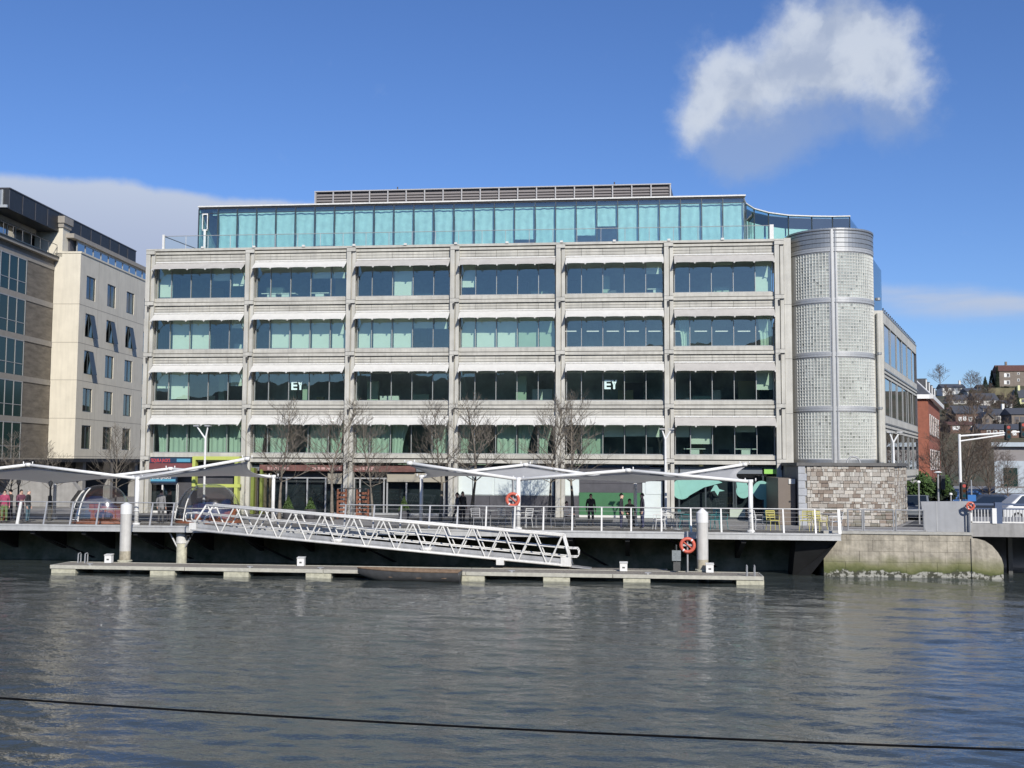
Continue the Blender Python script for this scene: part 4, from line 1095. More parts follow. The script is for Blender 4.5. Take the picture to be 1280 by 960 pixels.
# ------------------------------------------------------------------ red brick building with slate roof
M['redbrick'] = mat('red_brick', (.29, .10, .06), .85, var=.22, scale=3, streak=.1)
M['slate'] = mat('slate_roof', (.085, .088, .095), .6, var=.3, scale=4)
RY = 101.0
ra = Vector((atY(1140, 540, RY).x, RY, 0)); rb = Vector((atY(1161, 540, RY).x, RY, 0)); rzt = zat(1155, 498.5, RY)
wd2 = Vector((math.sin(R(18.0)), math.cos(R(18.0)), 0)); wn2 = Vector((wd2.y, -wd2.x, 0))
red = thing('red_brick_building', 'red brick corner building with a steep slate mansard roof and white eaves', 'building', (rb.x, rb.y, GZ))
LB = 20
m = MB(); m.prism([(ra.x-4, ra.y, GZ), (rb.x, rb.y, GZ), (rb.x+wd2.x*LB, rb.y+wd2.y*LB, GZ), (ra.x-4+wd2.x*LB, ra.y+wd2.y*LB, GZ)], (0, 0, rzt-GZ)); m.build('wall', M['redbrick'], red)
m = MB(); m.obox(Vector((ra.x-4, ra.y-.35, rzt)), (rb.x-ra.x+4.35, 0, 0), (0, .35, 0), (0, 0, .38)); m.obox(rb+Vector((0, -.35, rzt)), wd2*(LB+.35), wn2*.35, (0, 0, .38)); m.build('eaves', M['white'], red)
rz2 = zat(1144, 463, RY+3.5)
m = MB(); A_ = Vector((ra.x-4, ra.y-.2, rzt+.38)); B_ = Vector((rb.x+.2, rb.y-.2, rzt+.38)); C_ = B_+wd2*LB
A2 = Vector((ra.x-4, ra.y+3.0, rz2)); B2 = B_+wd2*3.1-wn2*2.4; B2.z = rz2; C2_ = C_-wn2*2.4; C2_.z = rz2; D2 = Vector((ra.x-4, ra.y+LB, rz2))
m.add([A_, B_, C_, A2, B2, C2_, D2], [(0, 1, 4, 3), (1, 2, 5, 4), (3, 4, 5, 6)]); m.build('roof', M['slate'], red)
m = MB(); m.path([B_, B2], .07, 5); m.build('hip_ridge', M['white'], red)
for i in range(4):
    p_ = B_+wd2*(2.6+i*4.6); m = MB(); o = p_-wn2*.5+Vector((0, 0, .15)); m.obox(o, wd2*1.2, -wn2*1.3, (0, 0, 1.5), 1); m.obox(o+wn2*.05-wd2*.04, wd2*.03, -wn2*.11, (0, 0, 1.4), 0); m.build('dormer', [M['white'], M['slate']], red)
for j in range(3):
    for i in range(6):
        p_ = rb+wd2*(1.6+i*2.9)+Vector((0, 0, rzt-1.6-3.2*j-1.6)); m = MB(); m.obox(p_+wn2*.002, wd2*1.1, wn2*.06, (0, 0, 1.9), 0); m.obox(p_+wn2*.063+wd2*.1+Vector((0, 0, .1)), wd2*.9, wn2*.01, (0, 0, 1.7), 1); m.build('window', [M['white'], M['teal']], red)

# ------------------------------------------------------------------ pale modern block behind the street trees
MY = 135
a_, b_ = atY(1243, 580, MY), atY(1330, 580, MY); z1 = zat(1260, 553, MY)
pal_ = thing('pale_clad_block', 'low pale grey clad block with a dark roof band behind the bare street trees', 'building', ((a_.x+b_.x)/2, MY, GZ))
m = MB(); sk = 14*a_.x/MY*1.04
m.prism([(a_.x, MY, GZ), (b_.x, MY, GZ), (b_.x+9, MY+14, GZ), (a_.x+sk, MY+14, GZ)], (0, 0, z1-2.2-GZ), 0); m.prism([(a_.x+.02, MY+.2, z1-2.2), (b_.x, MY+.2, z1-2.2), (b_.x+9, MY+14, z1-2.2), (a_.x+sk, MY+14, z1-2.2)], (0, 0, 1.7), 1); m.prism([(a_.x-.4, MY-.4, z1-.5), (b_.x, MY-.4, z1-.5), (b_.x+9, MY+14, z1-.5), (a_.x+sk, MY+14, z1-.5)], (0, 0, .5), 0); m.box(a_.x, b_.x, MY-.02, MY, z1-5.4, z1-5.2, 1)
m.build('wall', [mat('pale_cladding', (.42, .47, .50), .4, var=.08), M['louvre']], pal_)
for i in range(4):
    x = a_.x+1+i*3; m = MB(); m.box(x, x+1.6, MY-.05, MY-.002, GZ+.8, GZ+3); m.build('window', M['teal'], pal_)

# ------------------------------------------------------------------ hillside with its houses and trees
def hz(X, Y):
    t = max(0, min(1, (Y-165)/310)); base = 35*(t*t*(3-2*t))**.92
    side = 1/(1+math.exp(-(X/max(Y, 1)-.19)*30))           # falls away behind the office building
    return GZ-.4+base*(.35+.65*side)+1.2*math.sin(X*.05+Y*.03)*t+.7*math.sin(X*.13-Y*.07)*t
hx = np.linspace(-60, 420, 110); hy = np.linspace(150, 900, 110)
hm = MB(); hm.v = [(x, y, hz(x, y)) for y in hy for x in hx]
n_ = len(hx); hm.f = [(j*n_+i, j*n_+i+1, (j+1)*n_+i+1, (j+1)*n_+i) for j in range(len(hy)-1) for i in range(n_-1)]; hm.m = [0]*len(hm.f)
structure(hm.build('hillside', mat('rough_hillside', (.13, .10, .06), .9, var=.4, scale=.06, col2=(.055, .065, .025)), None, True))
def on_hill(px, py):
    d = ray(px, py)
    for i in range(1, 1400):
        Y = 150+i*.5; t = Y/d.y
        if HC+d.z*t <= hz(d.x*t, Y): return Vector((d.x*t, Y, hz(d.x*t, Y)))
    Y = 520; t = Y/d.y; return Vector((d.x*t, Y, HC+d.z*t))
M['wwall'] = mat('white_render_house', (.72, .70, .64), .8, var=.06, scale=.5)
M['gwall'] = mat('grey_brown_house', (.20, .165, .135), .85, var=.2, scale=.8)
M['ywall'] = mat('pale_yellow_house', (.68, .66, .36), .8)
M['bwall'] = mat('brown_brick_house', (.17, .10, .075), .85, var=.2, scale=.8)
M['rtile'] = mat('brown_tile_roof', (.13, .06, .045), .8, var=.3, scale=2)
def house(label, x0, x1, ybase, yeave, yridge, wallm, roofm, wins=(), gable=False, depth=8, chim=(), winm=None, twist=0.0):
    P_ = on_hill((x0+x1)/2, ybase); Y = P_.y
    a, b2 = atY(x0, ybase, Y), atY(x1, ybase, Y); ze, zr = zat((x0+x1)/2, yeave, Y), zat((x0+x1)/2, yridge, Y+(0 if gable else depth/2))
    zb = a.z-4
    th = thing('house', label, 'house', ((a.x+b2.x)/2, Y, a.z), 'houses on the hillside')
    w = MB(); r_ = MB(); o = .35
    if gable:
        xm = (a.x+b2.x)/2
        w.prism([(a.x, Y, zb), (b2.x, Y, zb), (b2.x, Y, ze), (xm, Y, zr), (a.x, Y, ze)], (0, depth, 0))
        for (xa_, xb_) in ((a.x-o, xm), (b2.x+o, xm)): r_.prism([(xa_, Y-o, ze-.15), (xb_, Y-o, zr+.05), (xb_, Y-o, zr+.3), (xa_, Y-o, ze+.1)], (0, depth+2*o, 0))
    else:
        w.box(a.x, b2.x, Y, Y+depth, zb, ze)
        r_.prism([(a.x-o, Y-o, ze), (a.x-o, Y+depth/2, zr), (a.x-o, Y+depth+o, ze)], (b2.x-a.x+2*o, 0, 0))
    w.build('wall', wallm, th); rr_ = r_.build('roof', roofm, th)
    for cx__ in chim:
        c_ = MB(); x = atY(cx__, yridge, Y).x; c_.box(x-.32, x+.32, Y+depth/2-.4, Y+depth/2+.4, zr-1.5, zr+1.3); c_.build('chimney', wallm, rr_)
    for (wx, wy, ws, hs_) in wins:
        p_ = atY(wx, wy, Y); f = MB(); f.box(p_.x-ws, p_.x+ws, Y-.06, Y+.001, p_.z-hs_, p_.z+hs_); wf = f.build('window', winm or M['dpanel'], th)
        if winm: g_ = MB(); g_.box(p_.x-ws*.7, p_.x+ws*.7, Y-.08, Y-.062, p_.z-hs_*.8, p_.z+hs_*.8); g_.build('pane', M['dpanel'] if rnd.random() < .3 else winm, wf)
    return th
W_ = M['wwall']
house('long white house high on the hill below the large bare tree', 1178.5, 1206.5, 493, 484.5, 480, W_, M['slate'], [(x, 487, .55, .5) for x in (1183, 1191, 1199)], chim=(1203.5,))
house('small pale cottage right of the long white house', 1209, 1222, 494, 489, 485, mat('pale_cottage', (.45, .46, .45), .8), M['slate'], [(1213, 491, .4, .4), (1218, 491, .4, .4)])
house('large grey brown house with brown tiled roof topping the hill', 1249.5, 1285, 482.5, 464, 456.5, M['gwall'], M['rtile'], [(1257, 469, .55, .7), (1260.3, 469, .55, .7), (1257, 478, .55, .7), (1260.3, 478, .55, .7), (1273, 467, .4, .4), (1273, 475, .4, .5)], chim=(1262,), winm=M['white'])
house('white bungalow with a wide dark roof in the middle of the hill', 1220, 1247.5, 507, 500, 491.5, W_, M['slate'], [(1227, 503, .5, .4), (1239, 503, .5, .4)], twist=0)
house('white terrace with dark roof left of the wide roofed bungalow', 1190, 1216, 505, 500, 493.5, W_, M['slate'], [(1195, 502.5, .5, .4), (1203, 502.5, .5, .4), (1211, 502.5, .5, .4)])
house('brown terrace with two white dormers behind the bare street trees', 1195, 1228, 531, 517, 507, M['bwall'], M['slate'], [(1206, 523, .45, .6), (1213, 524, .45, .6), (1220.5, 524, .45, .6), (1200, 524, .4, .6)], winm=M['white'])
house('white gabled house with slate roof above the traffic light', 1241.5, 1263, 530, 519, 511, W_, M['slate'], [(1248, 523, .45, .5), (1256, 523, .45, .5)], chim=(1260,))
house('grey brown house with slate roof at the right edge below the yellow house', 1265, 1292, 537, 518, 510, M['gwall'], M['slate'], [(1271, 524, .5, .6), (1278, 524, .5, .6)])
house('pale yellow house at the right edge beside the dark conifer', 1274.5, 1296, 509, 497.5, 487, M['ywall'], M['slate'], [(1279, 501, .5, .5)], chim=(1279,))
house('low brown house with three small white windows above the street trees', 1188, 1222, 541, 531.5, 527, M['bwall'], M['rtile'], [(1193, 535, .45, .5), (1197.5, 535, .45, .5), (1216, 535, .45, .5)], winm=M['white'])
house('grey gabled house between the brown terrace and the slate roofed gable', 1228, 1241, 535, 523, 516, M['gwall'], M['slate'], [(1234, 526, .4, .5)], gable=True)
house('brown row of houses at the foot of the hill', 1226, 1290, 548, 537, 530, M['bwall'], M['slate'], [(1236+8*i, 541, .45, .6) for i in range(6)], winm=M['white'])
house('white cottage left of the slate roofed white gable', 1229, 1239, 515, 510.5, 506.5, W_, M['slate'], [(1232, 512.5, .4, .4), (1236, 512.5, .4, .4)])
house('pale grey house with a slate roof under the olive retaining bank', 1251, 1266, 509.5, 504.5, 500.5, mat('pale_grey_house', (.52, .52, .50), .8), M['slate'], [(1255, 507, .4, .4), (1262, 507, .4, .4)])
house('small white house tucked left of the dark conifers on the skyline', 1226, 1233, 488, 484, 481, W_, M['slate'], [(1229.5, 486, .4, .4)])
house('cream house behind the tops of the street trees near the brick building', 1189, 1198, 519, 514, 510, mat('cream_house', (.60, .55, .44), .8), M['rtile'], [(1193, 516.5, .4, .4)])
tw = MB(); p_ = on_hill(1255, 499); a, b2 = atY(1236, 499, p_.y), atY(1276, 499, p_.y); tw.box(a.x, b2.x, p_.y, p_.y+.8, a.z-2, zat(1255, 485, p_.y))
tag(tw.build('terrace_wall', mat('olive_bank', (.17, .15, .085), .9, var=.35, scale=.5), None, origin=(a.x, p_.y, a.z)), 'tall olive brown retaining bank below the large grey brown house', 'retaining wall')

# ------------------------------------------------------------------ trees
def bare(seed, H, spread, levels=4, r0=.13, fork=.4, nb=(3, 4), up=.55, wob=.16, thin=.62, minr=.006, nl=11):
    rr = random.Random(seed); tr, crw = MB(), MB()
    def limb(m, p, d, ln, r, lev, segs=4, wob=wob):
        pts = [p]; rad = [r]
        for i in range(segs):
            d = (d+Vector((rr.gauss(0, wob), rr.gauss(0, wob), rr.gauss(.05, wob*.6)))).normalized()
            pts.append(pts[-1]+d*ln/segs); rad.append(max(minr, r*(1-.55*(i+1)/segs)))
        for i in range(segs): m.tube(pts[i], pts[i+1], rad[i], rad[i+1], 6 if lev <= 1 else (4 if lev == 2 else 3), cap=False)
        return pts, rad, d
    def grow(p, d, ln, r, lev):
        pts, rad, dd = limb(crw, p, d, ln, r, lev, 4 if lev < 3 else 3)
        if lev >= levels: return
        k_ = rr.randint(*nb)+(1 if lev == 1 else 0)
        for q in range(k_):
            t = rr.uniform(.25, 1); i = min(len(pts)-2, int(t*(len(pts)-1))); f = t*(len(pts)-1)-i
            p2 = pts[i].lerp(pts[i+1], f); a = rr.uniform(0, 6.28); side = Vector((math.cos(a), math.sin(a), 0))
            nd = (dd*.75+side*rr.uniform(.5, .95)+Vector((0, 0, up*.45))).normalized()
            grow(p2, nd, ln*rr.uniform(.5, .72), rad[i]*thin, lev+1)
    tp, trad, td = limb(tr, Vector((0, 0, 0)), Vector((0, 0, 1)), H*fork, r0, 0, 4, .04)
    # leader with whorls of limbs
    lead = H*(1-fork); base = tp[-1]
    lp, lr_, ld = limb(crw, base, (td+Vector((0, 0, 1.5))).normalized(), lead*.95, trad[-1]*.95, 1, 7, .07)
    for i in range(nl):
        t = i/(nl-1)*.92; j = min(6, int(t*7)); p2 = lp[j].lerp(lp[j+1], t*7-j)
        for q in range(2 if i > 1 else 3):
            a = i*2.4+q*math.pi*2/(2 if i > 1 else 3)+rr.uniform(-.5, .5); side = Vector((math.cos(a), math.sin(a), 0))
            nd = (side*(1-.3*t)+Vector((0, 0, up+.55*t))).normalized()
            grow(p2, nd, spread*(1.0-.62*t)*rr.uniform(.8, 1.1), lr_[j]*.55, 2)
    return tr, crw
def plant_bare(proto_tr, proto_cr, bark): return proto_tr, proto_cr
def bare_tree(name, label, seed, H, spread, loc, bark, group=None, **kw):
    tr, crw = bare(seed, H, spread, **kw)
    t = local(thing(name, label, 'tree', loc, group)); ORIG[t.name] = (0, 0, 0)
    a = tr.build('trunk', bark, t, True); c_ = crw.build('crown', bark, t, True); return t
def retag(o, label): o['label'] = label; return o
TY_ = 60.0
protos = [bare_tree('bare_tree', 'x', 11+i, 6.4, 1.95, (0, 0, 0), M['bark'], 'bare young trees along the promenade', fork=.34, r0=.12, nb=(4, 5), minr=.0068, nl=11) for i in range(3)]
spots = [(16, 548, 'bare young tree at the left edge in front of the brown hotel range', 58.5, .98), (66, 552, 'bare young tree leaning in front of the bright cream corner of the hotel', 64, .86), (145, 538, 'bare young tree behind the left dining pod under the white canopy', 60, .92),
 (350, 510, 'bare young tree just right of the white canopy end post', 60, 1), (416, 503, 'bare young tree by the red timber screen', 60, 1.06), (467, 527, 'bare young tree in front of the dining frontage door', 60, .96),
 (551, 513, 'bare young tree left of the frosted window panes', 60, 1.0), (589, 500, 'bare tall young tree in front of the first frosted window panes', 59, 1.08), (686, 506, 'bare young tree left of the pair before the green hoarding', 60, 1.05), (717, 501, 'bare young tree next to the green hoarding', 59.5, 1.08)]
for i, (px_, ytop, lab, Y, sc_) in enumerate(spots):
    o = protos[i] if i < 3 else dup(protos[i % 3])
    p_ = atY(px_, 600, Y); zt_ = zat(px_, ytop, Y); o.location = (p_.x, Y, GZ-.03); k_ = (zt_-GZ)/6.3; o.scale = (k_, k_, k_); o.rotation_euler = (0, 0, i*1.37+.4); retag(o, lab)
# larger street trees to the right
big = [bare_tree('bare_tree', 'x', 31+i, 9.2, 3.3, (0, 0, 0), M['bark2'], 'large bare street trees by the bridge', fork=.2, r0=.2, levels=4, nb=(4, 5), wob=.22, minr=.014, nl=13) for i in range(2)]
bs = [(1207, 507, 'largest bare street tree behind the traffic signal pole', 84, 1), (1238, 545, 'bare street tree in front of the pale clad block', 80, .9), (1182, 535, 'bare street tree before the red brick building', 88, .9), (1258, 570, 'low bare street tree by the parked white car', 92, .8)]
for i, (px_, ytop, lab, Y, sc_) in enumerate(bs):
    o = big[i] if i < 2 else dup(big[i % 2])
    p_ = atY(px_, 600, Y); k_ = (zat(px_, ytop, Y)-GZ)/9.0; o.location = (p_.x, Y, GZ-.05); o.scale = (k_*1.05, k_*1.05, k_); o.rotation_euler = (0, 0, 2.1*i); retag(o, lab)
def leafy(name, label, cat, loc, sx, sz, nleaf, ls, matl, seed, shape='ball', group=None, trunk=True):
    rr = random.Random(seed); m = MB(); t = thing(name, label, cat, loc, group); ORIG[t.name] = (0, 0, 0)
    cl = [(Vector((rr.gauss(0, .45)*sx, rr.gauss(0, .45)*sx, sz*rr.uniform(.15, .9))), rr.uniform(.25, .5)) for _ in range(16)]
    for i in range(nleaf):
        if shape == 'cone':
            h = rr.random()**1.3; r_ = sx*(1-h)*.95*math.sqrt(rr.uniform(.3, 1))+.02; a = rr.uniform(0, 6.28); p = Vector((r_*math.cos(a), r_*math.sin(a), h*sz))
        else:
            c_, q = rr.choice(cl); d = Vector((rr.gauss(0, 1), rr.gauss(0, 1), rr.gauss(0, 1))).normalized()*q*sx*rr.random()**.4; p = c_+d; p.z = max(.02, p.z)
        u = Vector((rr.gauss(0, 1), rr.gauss(0, 1), rr.gauss(0, 1))).normalized(); v = u.orthogonal().normalized(); s_ = ls*rr.uniform(.6, 1.4)
        m.add([p-u*s_*.5, p+v*s_*.3, p+u*s_*.6, p-v*s_*.3], [(0, 1, 2, 3)])
    m.build('foliage', matl, t)
    if trunk: k_ = MB(); k_.tube((0, 0, -.05), (0, 0, sz*.6), sx*.07, sx*.03, 6); k_.build('trunk', M['bark2'], t)
    return t
p_ = atY(1157, 650, 72); leafy('evergreen_bush', 'bright green evergreen bush at the foot of the red brick building', 'bush', (p_.x, 72, GZ), 1.15, zat(1157, 592, 72)-GZ, 2600, .26, M['leaf'], 3)
p_ = atY(1172, 650, 74); leafy('evergreen_bush', 'darker evergreen bush right of the bright green one behind the grey wall', 'bush', (p_.x, 74, GZ), 1.0, zat(1174, 598, 74)-GZ, 2000, .26, M['leaf_d'], 4)
for (px_, yb, yt, lab, sd_) in ((1175, 484, 461, 'large round bare tree on the skyline beside the red brick roof', 51), (1214, 491, 470, 'twiggy bare tree on the skyline right of the long white house', 52), (1222, 489, 472, 'bare skyline tree between the cottage and the tall conifers', 53)):
    P_ = on_hill(px_, yb); H = zat(px_, yt, P_.y)-P_.z+1
    bare_tree('hill_tree', lab, sd_, H, H*.5, tuple(P_), M['bark2'], 'bare trees on the hillside', fork=.2, r0=H*.035, levels=4, minr=H*.0035)
for (px_, yb, yt, w_, lab) in ((1232, 492, 471, .32, 'broad dark conifer left of the thin cypress on the hill'), (1247, 484, 458, .12, 'thin dark cypress against the sky beside the large grey brown house'), (1270.5, 510, 484, .24, 'pointed dark conifer beside the yellow house'), (1240, 484, 463, .24, 'dark conifer just left of the thin cypress')):
    P_ = on_hill(px_, yb); H = zat(px_, yt, P_.y)-P_.z
    leafy('conifer', lab, 'tree', tuple(P_), H*w_, H, 1500, H*.07, M['leaf_d'], int(px_), 'cone', 'conifers on the hillside')
hts = [bare_tree('hill_tree', 'bare brown tree among the hillside houses', 91+i, 5.5, 2.1, (0, 0, 0), M['bark2'], 'bare brown trees among the hillside houses', fork=.2, r0=.2, levels=3, nb=(5, 6), minr=.035, nl=12) for i in range(2)]
rr = random.Random(5); ts = [(1183, 497), (1187, 505), (1191, 509), (1199, 511), (1218, 512), (1224, 511), (1230, 512), (1238, 512), (1246, 513), (1252, 517), (1260, 513), (1266, 514), (1188, 530), (1193, 524), (1230, 527), (1238, 533), (1262, 534), (1246, 539), (1216, 497), (1228, 497), (1237, 499), (1253, 506), (1272, 541), (1208, 512), (1200, 540), (1258, 541), (1186, 515), (1268, 500)]
for i, (px_, py) in enumerate(ts):
    o = hts[i] if i < 2 else dup(hts[i % 2]); P_ = on_hill(px_, py); o.location = P_; k_ = rr.uniform(.5, .95); o.scale = (k_*1.1, k_*1.1, k_); o.rotation_euler = (0, 0, rr.uniform(0, 6))
hb = leafy('hillside_bush', 'dark shrub growing among the hillside houses', 'shrub', (0, 0, 0), 1.5, 1.9, 420, .45, mat('scrub_leaf', (.075, .07, .04), .9, var=.5, scale=.5), 77, group='shrubs among the hillside houses')
rr = random.Random(21); first = True
bspots = [(1186, 500), (1188, 510), (1192, 515), (1219, 510), (1226, 513), (1232, 514), (1236, 517), (1224, 496), (1235, 497), (1250, 509), (1255, 511), (1243, 508), (1262, 509), (1234, 530), (1238, 526), (1265, 506), (1246, 531), (1209, 499), (1200, 495), (1183, 520), (1188, 526), (1215, 494), (1250, 500), (1258, 488), (1266, 488), (1278, 512)]
for i, (px_, py) in enumerate(bspots):
    o = hb if i == 0 else dup(hb)
    P_ = on_hill(px_, py); o.location = P_; k_ = rr.uniform(.45, .95); o.scale = (k_*1.2, k_*1.2, k_); o.rotation_euler = (0, 0, rr.uniform(0, 6))
# ------------------------------------------------------------------ promenade railing
def railing_run(name, label, xs, Y, z0, lean=.3, h=1.12, cables=5, thick=(), end=()):
    t = thing(name, label, 'railing', (xs[0], Y, z0), 'railings along the quay')
    x0, x1 = xs[0], xs[-1]
    m = MB(); m.tube((x0-.3, Y+lean, z0+h), (x1+.2, Y+lean, z0+h), .03, .03, 8); m.build('top_rail', M['galv'], t)
    m = MB()
    for q in range(cables): f = (q+.7)/(cables+.6); m.tube((x0-.3, Y+lean*f, z0+h*f), (x1+.2, Y+lean*f, z0+h*f), .007, .007, 4, cap=False)
    m.build('cables', M['steel'], t)
    for x in xs:
        w = .075 if x in thick else .04; m = MB()
        m.prism([(x-w, Y-.02, z0), (x+w, Y-.02, z0), (x+w*.8, Y+lean-.02, z0+h+.02), (x-w*.8, Y+lean-.02, z0+h+.02)], (0, .07, 0)); m.build('post', M['white2'] if x > -8 or x in thick else M['galv'], t)
    return t
RYe = EDGE+.12
xs = [atZ(px_, 660, GZ).x*0+atY(px_, 663, RYe).x for px_ in (21, 54, 87, 120, 153, 187, 214)]
railing_run('railing', 'cable railing on the boardwalk edge left of the white gangway', [xs[0]-4.2, xs[0]-2.8, xs[0]-1.4]+xs, RYe, GZ+.05, thick=(xs[0],))
xs2 = [atY(px_, 667, RYe).x for px_ in (430, 466, 500, 536, 571, 607, 643, 679, 715, 752, 789, 827, 864, 902, 941, 980, 1020, 1050)]
railing_run('railing', 'cable railing on the boardwalk edge right of the white gangway', xs2, RYe, GZ+.05, thick=(xs2[-1],))
# steel frames on the stone quay wall
t = thing('railing', 'square framed galvanised railing on the stone quay wall', 'railing', (10, QY, GZ), 'railings along the quay')
for (p0_, p1_) in ((1060, 1078), (1080, 1117), (1120, 1155)):
    a, b2 = atY(p0_, 660, QY+.25).x, atY(p1_, 660, QY+.25).x; m = MB()
    for z in (GZ+.16, GZ+1.14): m.tube((a, QY+.25, z), (b2, QY+.25, z), .035, .035, 6)
    for x in (a, b2): m.tube((x, QY+.25, GZ+.12), (x, QY+.25, GZ+1.16), .035, .035, 6)
    for q in range(1, 6): m.tube((a, QY+.25, GZ+.14+q*.165), (b2, QY+.25, GZ+.14+q*.165), .006, .006, 4, cap=False)
    m.build('frame', M['galv'], t)

# ------------------------------------------------------------------ canopies
def canopy(name, label, fr, re_, posts, YF=53.6, YR=58.2):
    Fp = [atY(x, y, YF) for x, y in fr]; Rp = [atY(x, y, YR) for x, y in re_]
    t = thing(name, label, 'canopy', (Fp[1].x, YF, GZ), 'tensile canopies on the boardwalk')
    for P_ in (Fp, Rp):
        m = MB(); m.path(P_, .082, 10)
        for p_ in P_: m.tube(p_-Vector((.12, 0, 0)), p_+Vector((.12, 0, 0)), .105, .105, 10)
        for p_ in P_:
            for s_ in (-.25, .25): m.tube(p_+Vector((s_, 0, .02)), p_+Vector((s_, 0, .17)), .03, .03, 6)
        m.build('edge_tube', M['white'], t, True)
    n = len(Fp)-1
    def surf(u, v):
        s_ = u*n; i = min(n-1, int(s_)); f = s_-i
        a = Fp[i].lerp(Fp[i+1], f); b2 = Rp[i].lerp(Rp[i+1], f)
        p_ = a.lerp(b2, .03+.94*v); p_.z -= .10+.16*math.sin(math.pi*v)*(.4+.6*math.sin(math.pi*f))
        if i == 0 and f < .5: p_.x += .55*(1-2*f)*math.sin(math.pi*v)
        if i == n-1 and f > .5: p_.x -= .55*(2*f-1)*math.sin(math.pi*v)
        return p_
    m = MB(); m.grid(surf, 36, 12); fb_ = m.build('membrane', M['memb'], t, True)
    so = fb_.modifiers.new('Solidify', 'SOLIDIFY'); so.thickness = .015
    for (P_, i, Y, r) in posts:
        p_ = (Fp if P_ == 'f' else Rp)[i]; m = MB(); m.tube((p_.x, Y, GZ), (p_.x, Y, p_.z), r, r*.92, 12); m.tube((p_.x, Y, GZ), (p_.x, Y, GZ+.12), r*1.7, r*1.5, 12); m.tube((p_.x, Y, GZ+.7), (p_.x, Y, GZ+.76), r*1.08, r*1.08, 12); m.build('post', M['white'], t, True)
    return t
M['memb'] = cloth('canopy_membrane', (.80, .79, .76), .5)
canopy('canopy', 'white tubular fabric canopy sheltering the dining pods', [(-108, 598), (35, 581), (172, 598), (309, 573.5)], [(-70, 585), (69, 603), (213, 586), (342, 596)], [('f', 0, 53.6, .12), ('f', 2, 53.6, .12), ('r', 1, 58.2, .10), ('r', 3, 58.2, .10)])
canopy('canopy', 'white tubular fabric canopy with a tall tip beside the cafe', [(512, 579), (648, 599), (785, 588), (938, 602)], [(527, 596), (657, 581), (794, 602), (931, 580.5)], [('f', 1, 53.6, .12), ('f', 3, 53.6, .12), ('r', 0, 58.2, .10), ('r', 2, 58.2, .10)])

# ------------------------------------------------------------------ dining pods
M['podglass'] = glass('pod_shell', (.86, .88, .88), .16, .10)
M['podfilm'] = glass('pod_door_film', (.30, .42, .55), .30, .02)
def pod(label, pxc, wpx, Y, htop, tintdoor=True):
    c_ = atY(pxc, 650, Y); Rw = wpx/2*Y/F*1.0; H = zat(pxc, htop, Y)-GZ
    t = thing('dining_pod', label, 'dining pod', (c_.x, Y, GZ), 'clear dining pods')
    def S_(a, e, k=1.0): # superellipsoid shell
        ce, se = math.cos(e), math.sin(e); p_ = .75
        return Vector((c_.x+Rw*k*math.copysign(abs(math.cos(a))**.9, math.cos(a))*ce**p_, Y+Rw*.8*k*math.copysign(abs(math.sin(a))**.9, math.sin(a))*ce**p_, GZ+.12+(H-.12)*k*(.28*min(1, e/.35) if e < .35 else .28+.72*math.sin((e-.35)/(math.pi/2-.35)*math.pi/2)**.9)))
    m = MB(); m.grid(lambda u, v: S_(u*2*math.pi, v*1.53), 40, 16); m.build('shell', M['podglass'], t, True)
    m = MB(); m.lathe([(Rw*1.02, 0), (Rw*1.02, .14), (Rw*.9, .15)], (c_.x, Y, GZ), 32)
    for v in m.v[:]: pass
    m.v = [(x, Y+(y-Y)*.82, z) for x, y, z in m.v]; m.build('base', M['timber'], t)
    m = MB(); m.path([S_(i*2*math.pi/40, .40, 1.01) for i in range(41)], .03, 5); m.build('mid_ring', M['steel'], t)
    fr = MB(); a0, a1 = -2.72, -2.05
    for a in (a0, a1): fr.path([S_(a, e*1.15/10, 1.012) for e in range(11)], .032, 6)
    fr.path([S_(a0+(a1-a0)*i/6, 1.15, 1.012) for i in range(7)], .032, 6); fr.path([S_(a0+(a1-a0)*i/6, .05, 1.012) for i in range(7)], .03, 6)
    d = fr.build('door', M['white'], t)
    m = MB(); m.grid(lambda u, v: S_(a0+(a1-a0)*u, .05+.85*v, 1.006), 8, 8); m.build('door_panel', M['podfilm'], d, True)
    m = MB()
    for i in range(8): a = .35+i*.33; m.obox(Vector((c_.x+Rw*.62*math.cos(a), Y+Rw*.5*math.sin(a), GZ+.15)), (.32, 0, 0), (0, .32, 0), (0, 0, .42)); m.obox(Vector((c_.x+Rw*.72*math.cos(a), Y+Rw*.58*math.sin(a), GZ+.57)), (.3, 0, 0), (0, .08, 0), (0, 0, .40))
    m.build('bench', M['podbench'], t)
    m = MB(); m.lathe([(.04, .15), (.04, .72)], (c_.x+.1, Y-.1, GZ), 8); m.lathe([(.46, .72), (.46, .76)], (c_.x+.1, Y-.1, GZ), 20); m.build('table', M['timber'], t)
M['podbench'] = mat('orange_brown_bench', (.36, .10, .03), .6, var=.2)
pod('clear dining pod with orange bench nearest the steel guide pile', 127.5, 74, 55.4, 606)
pod('clear dining pod behind the top of the white gangway', 261, 84, 57.0, 605)
pod('clear dining pod cut by the left edge behind the railing', -28, 78, 56.4, 607)

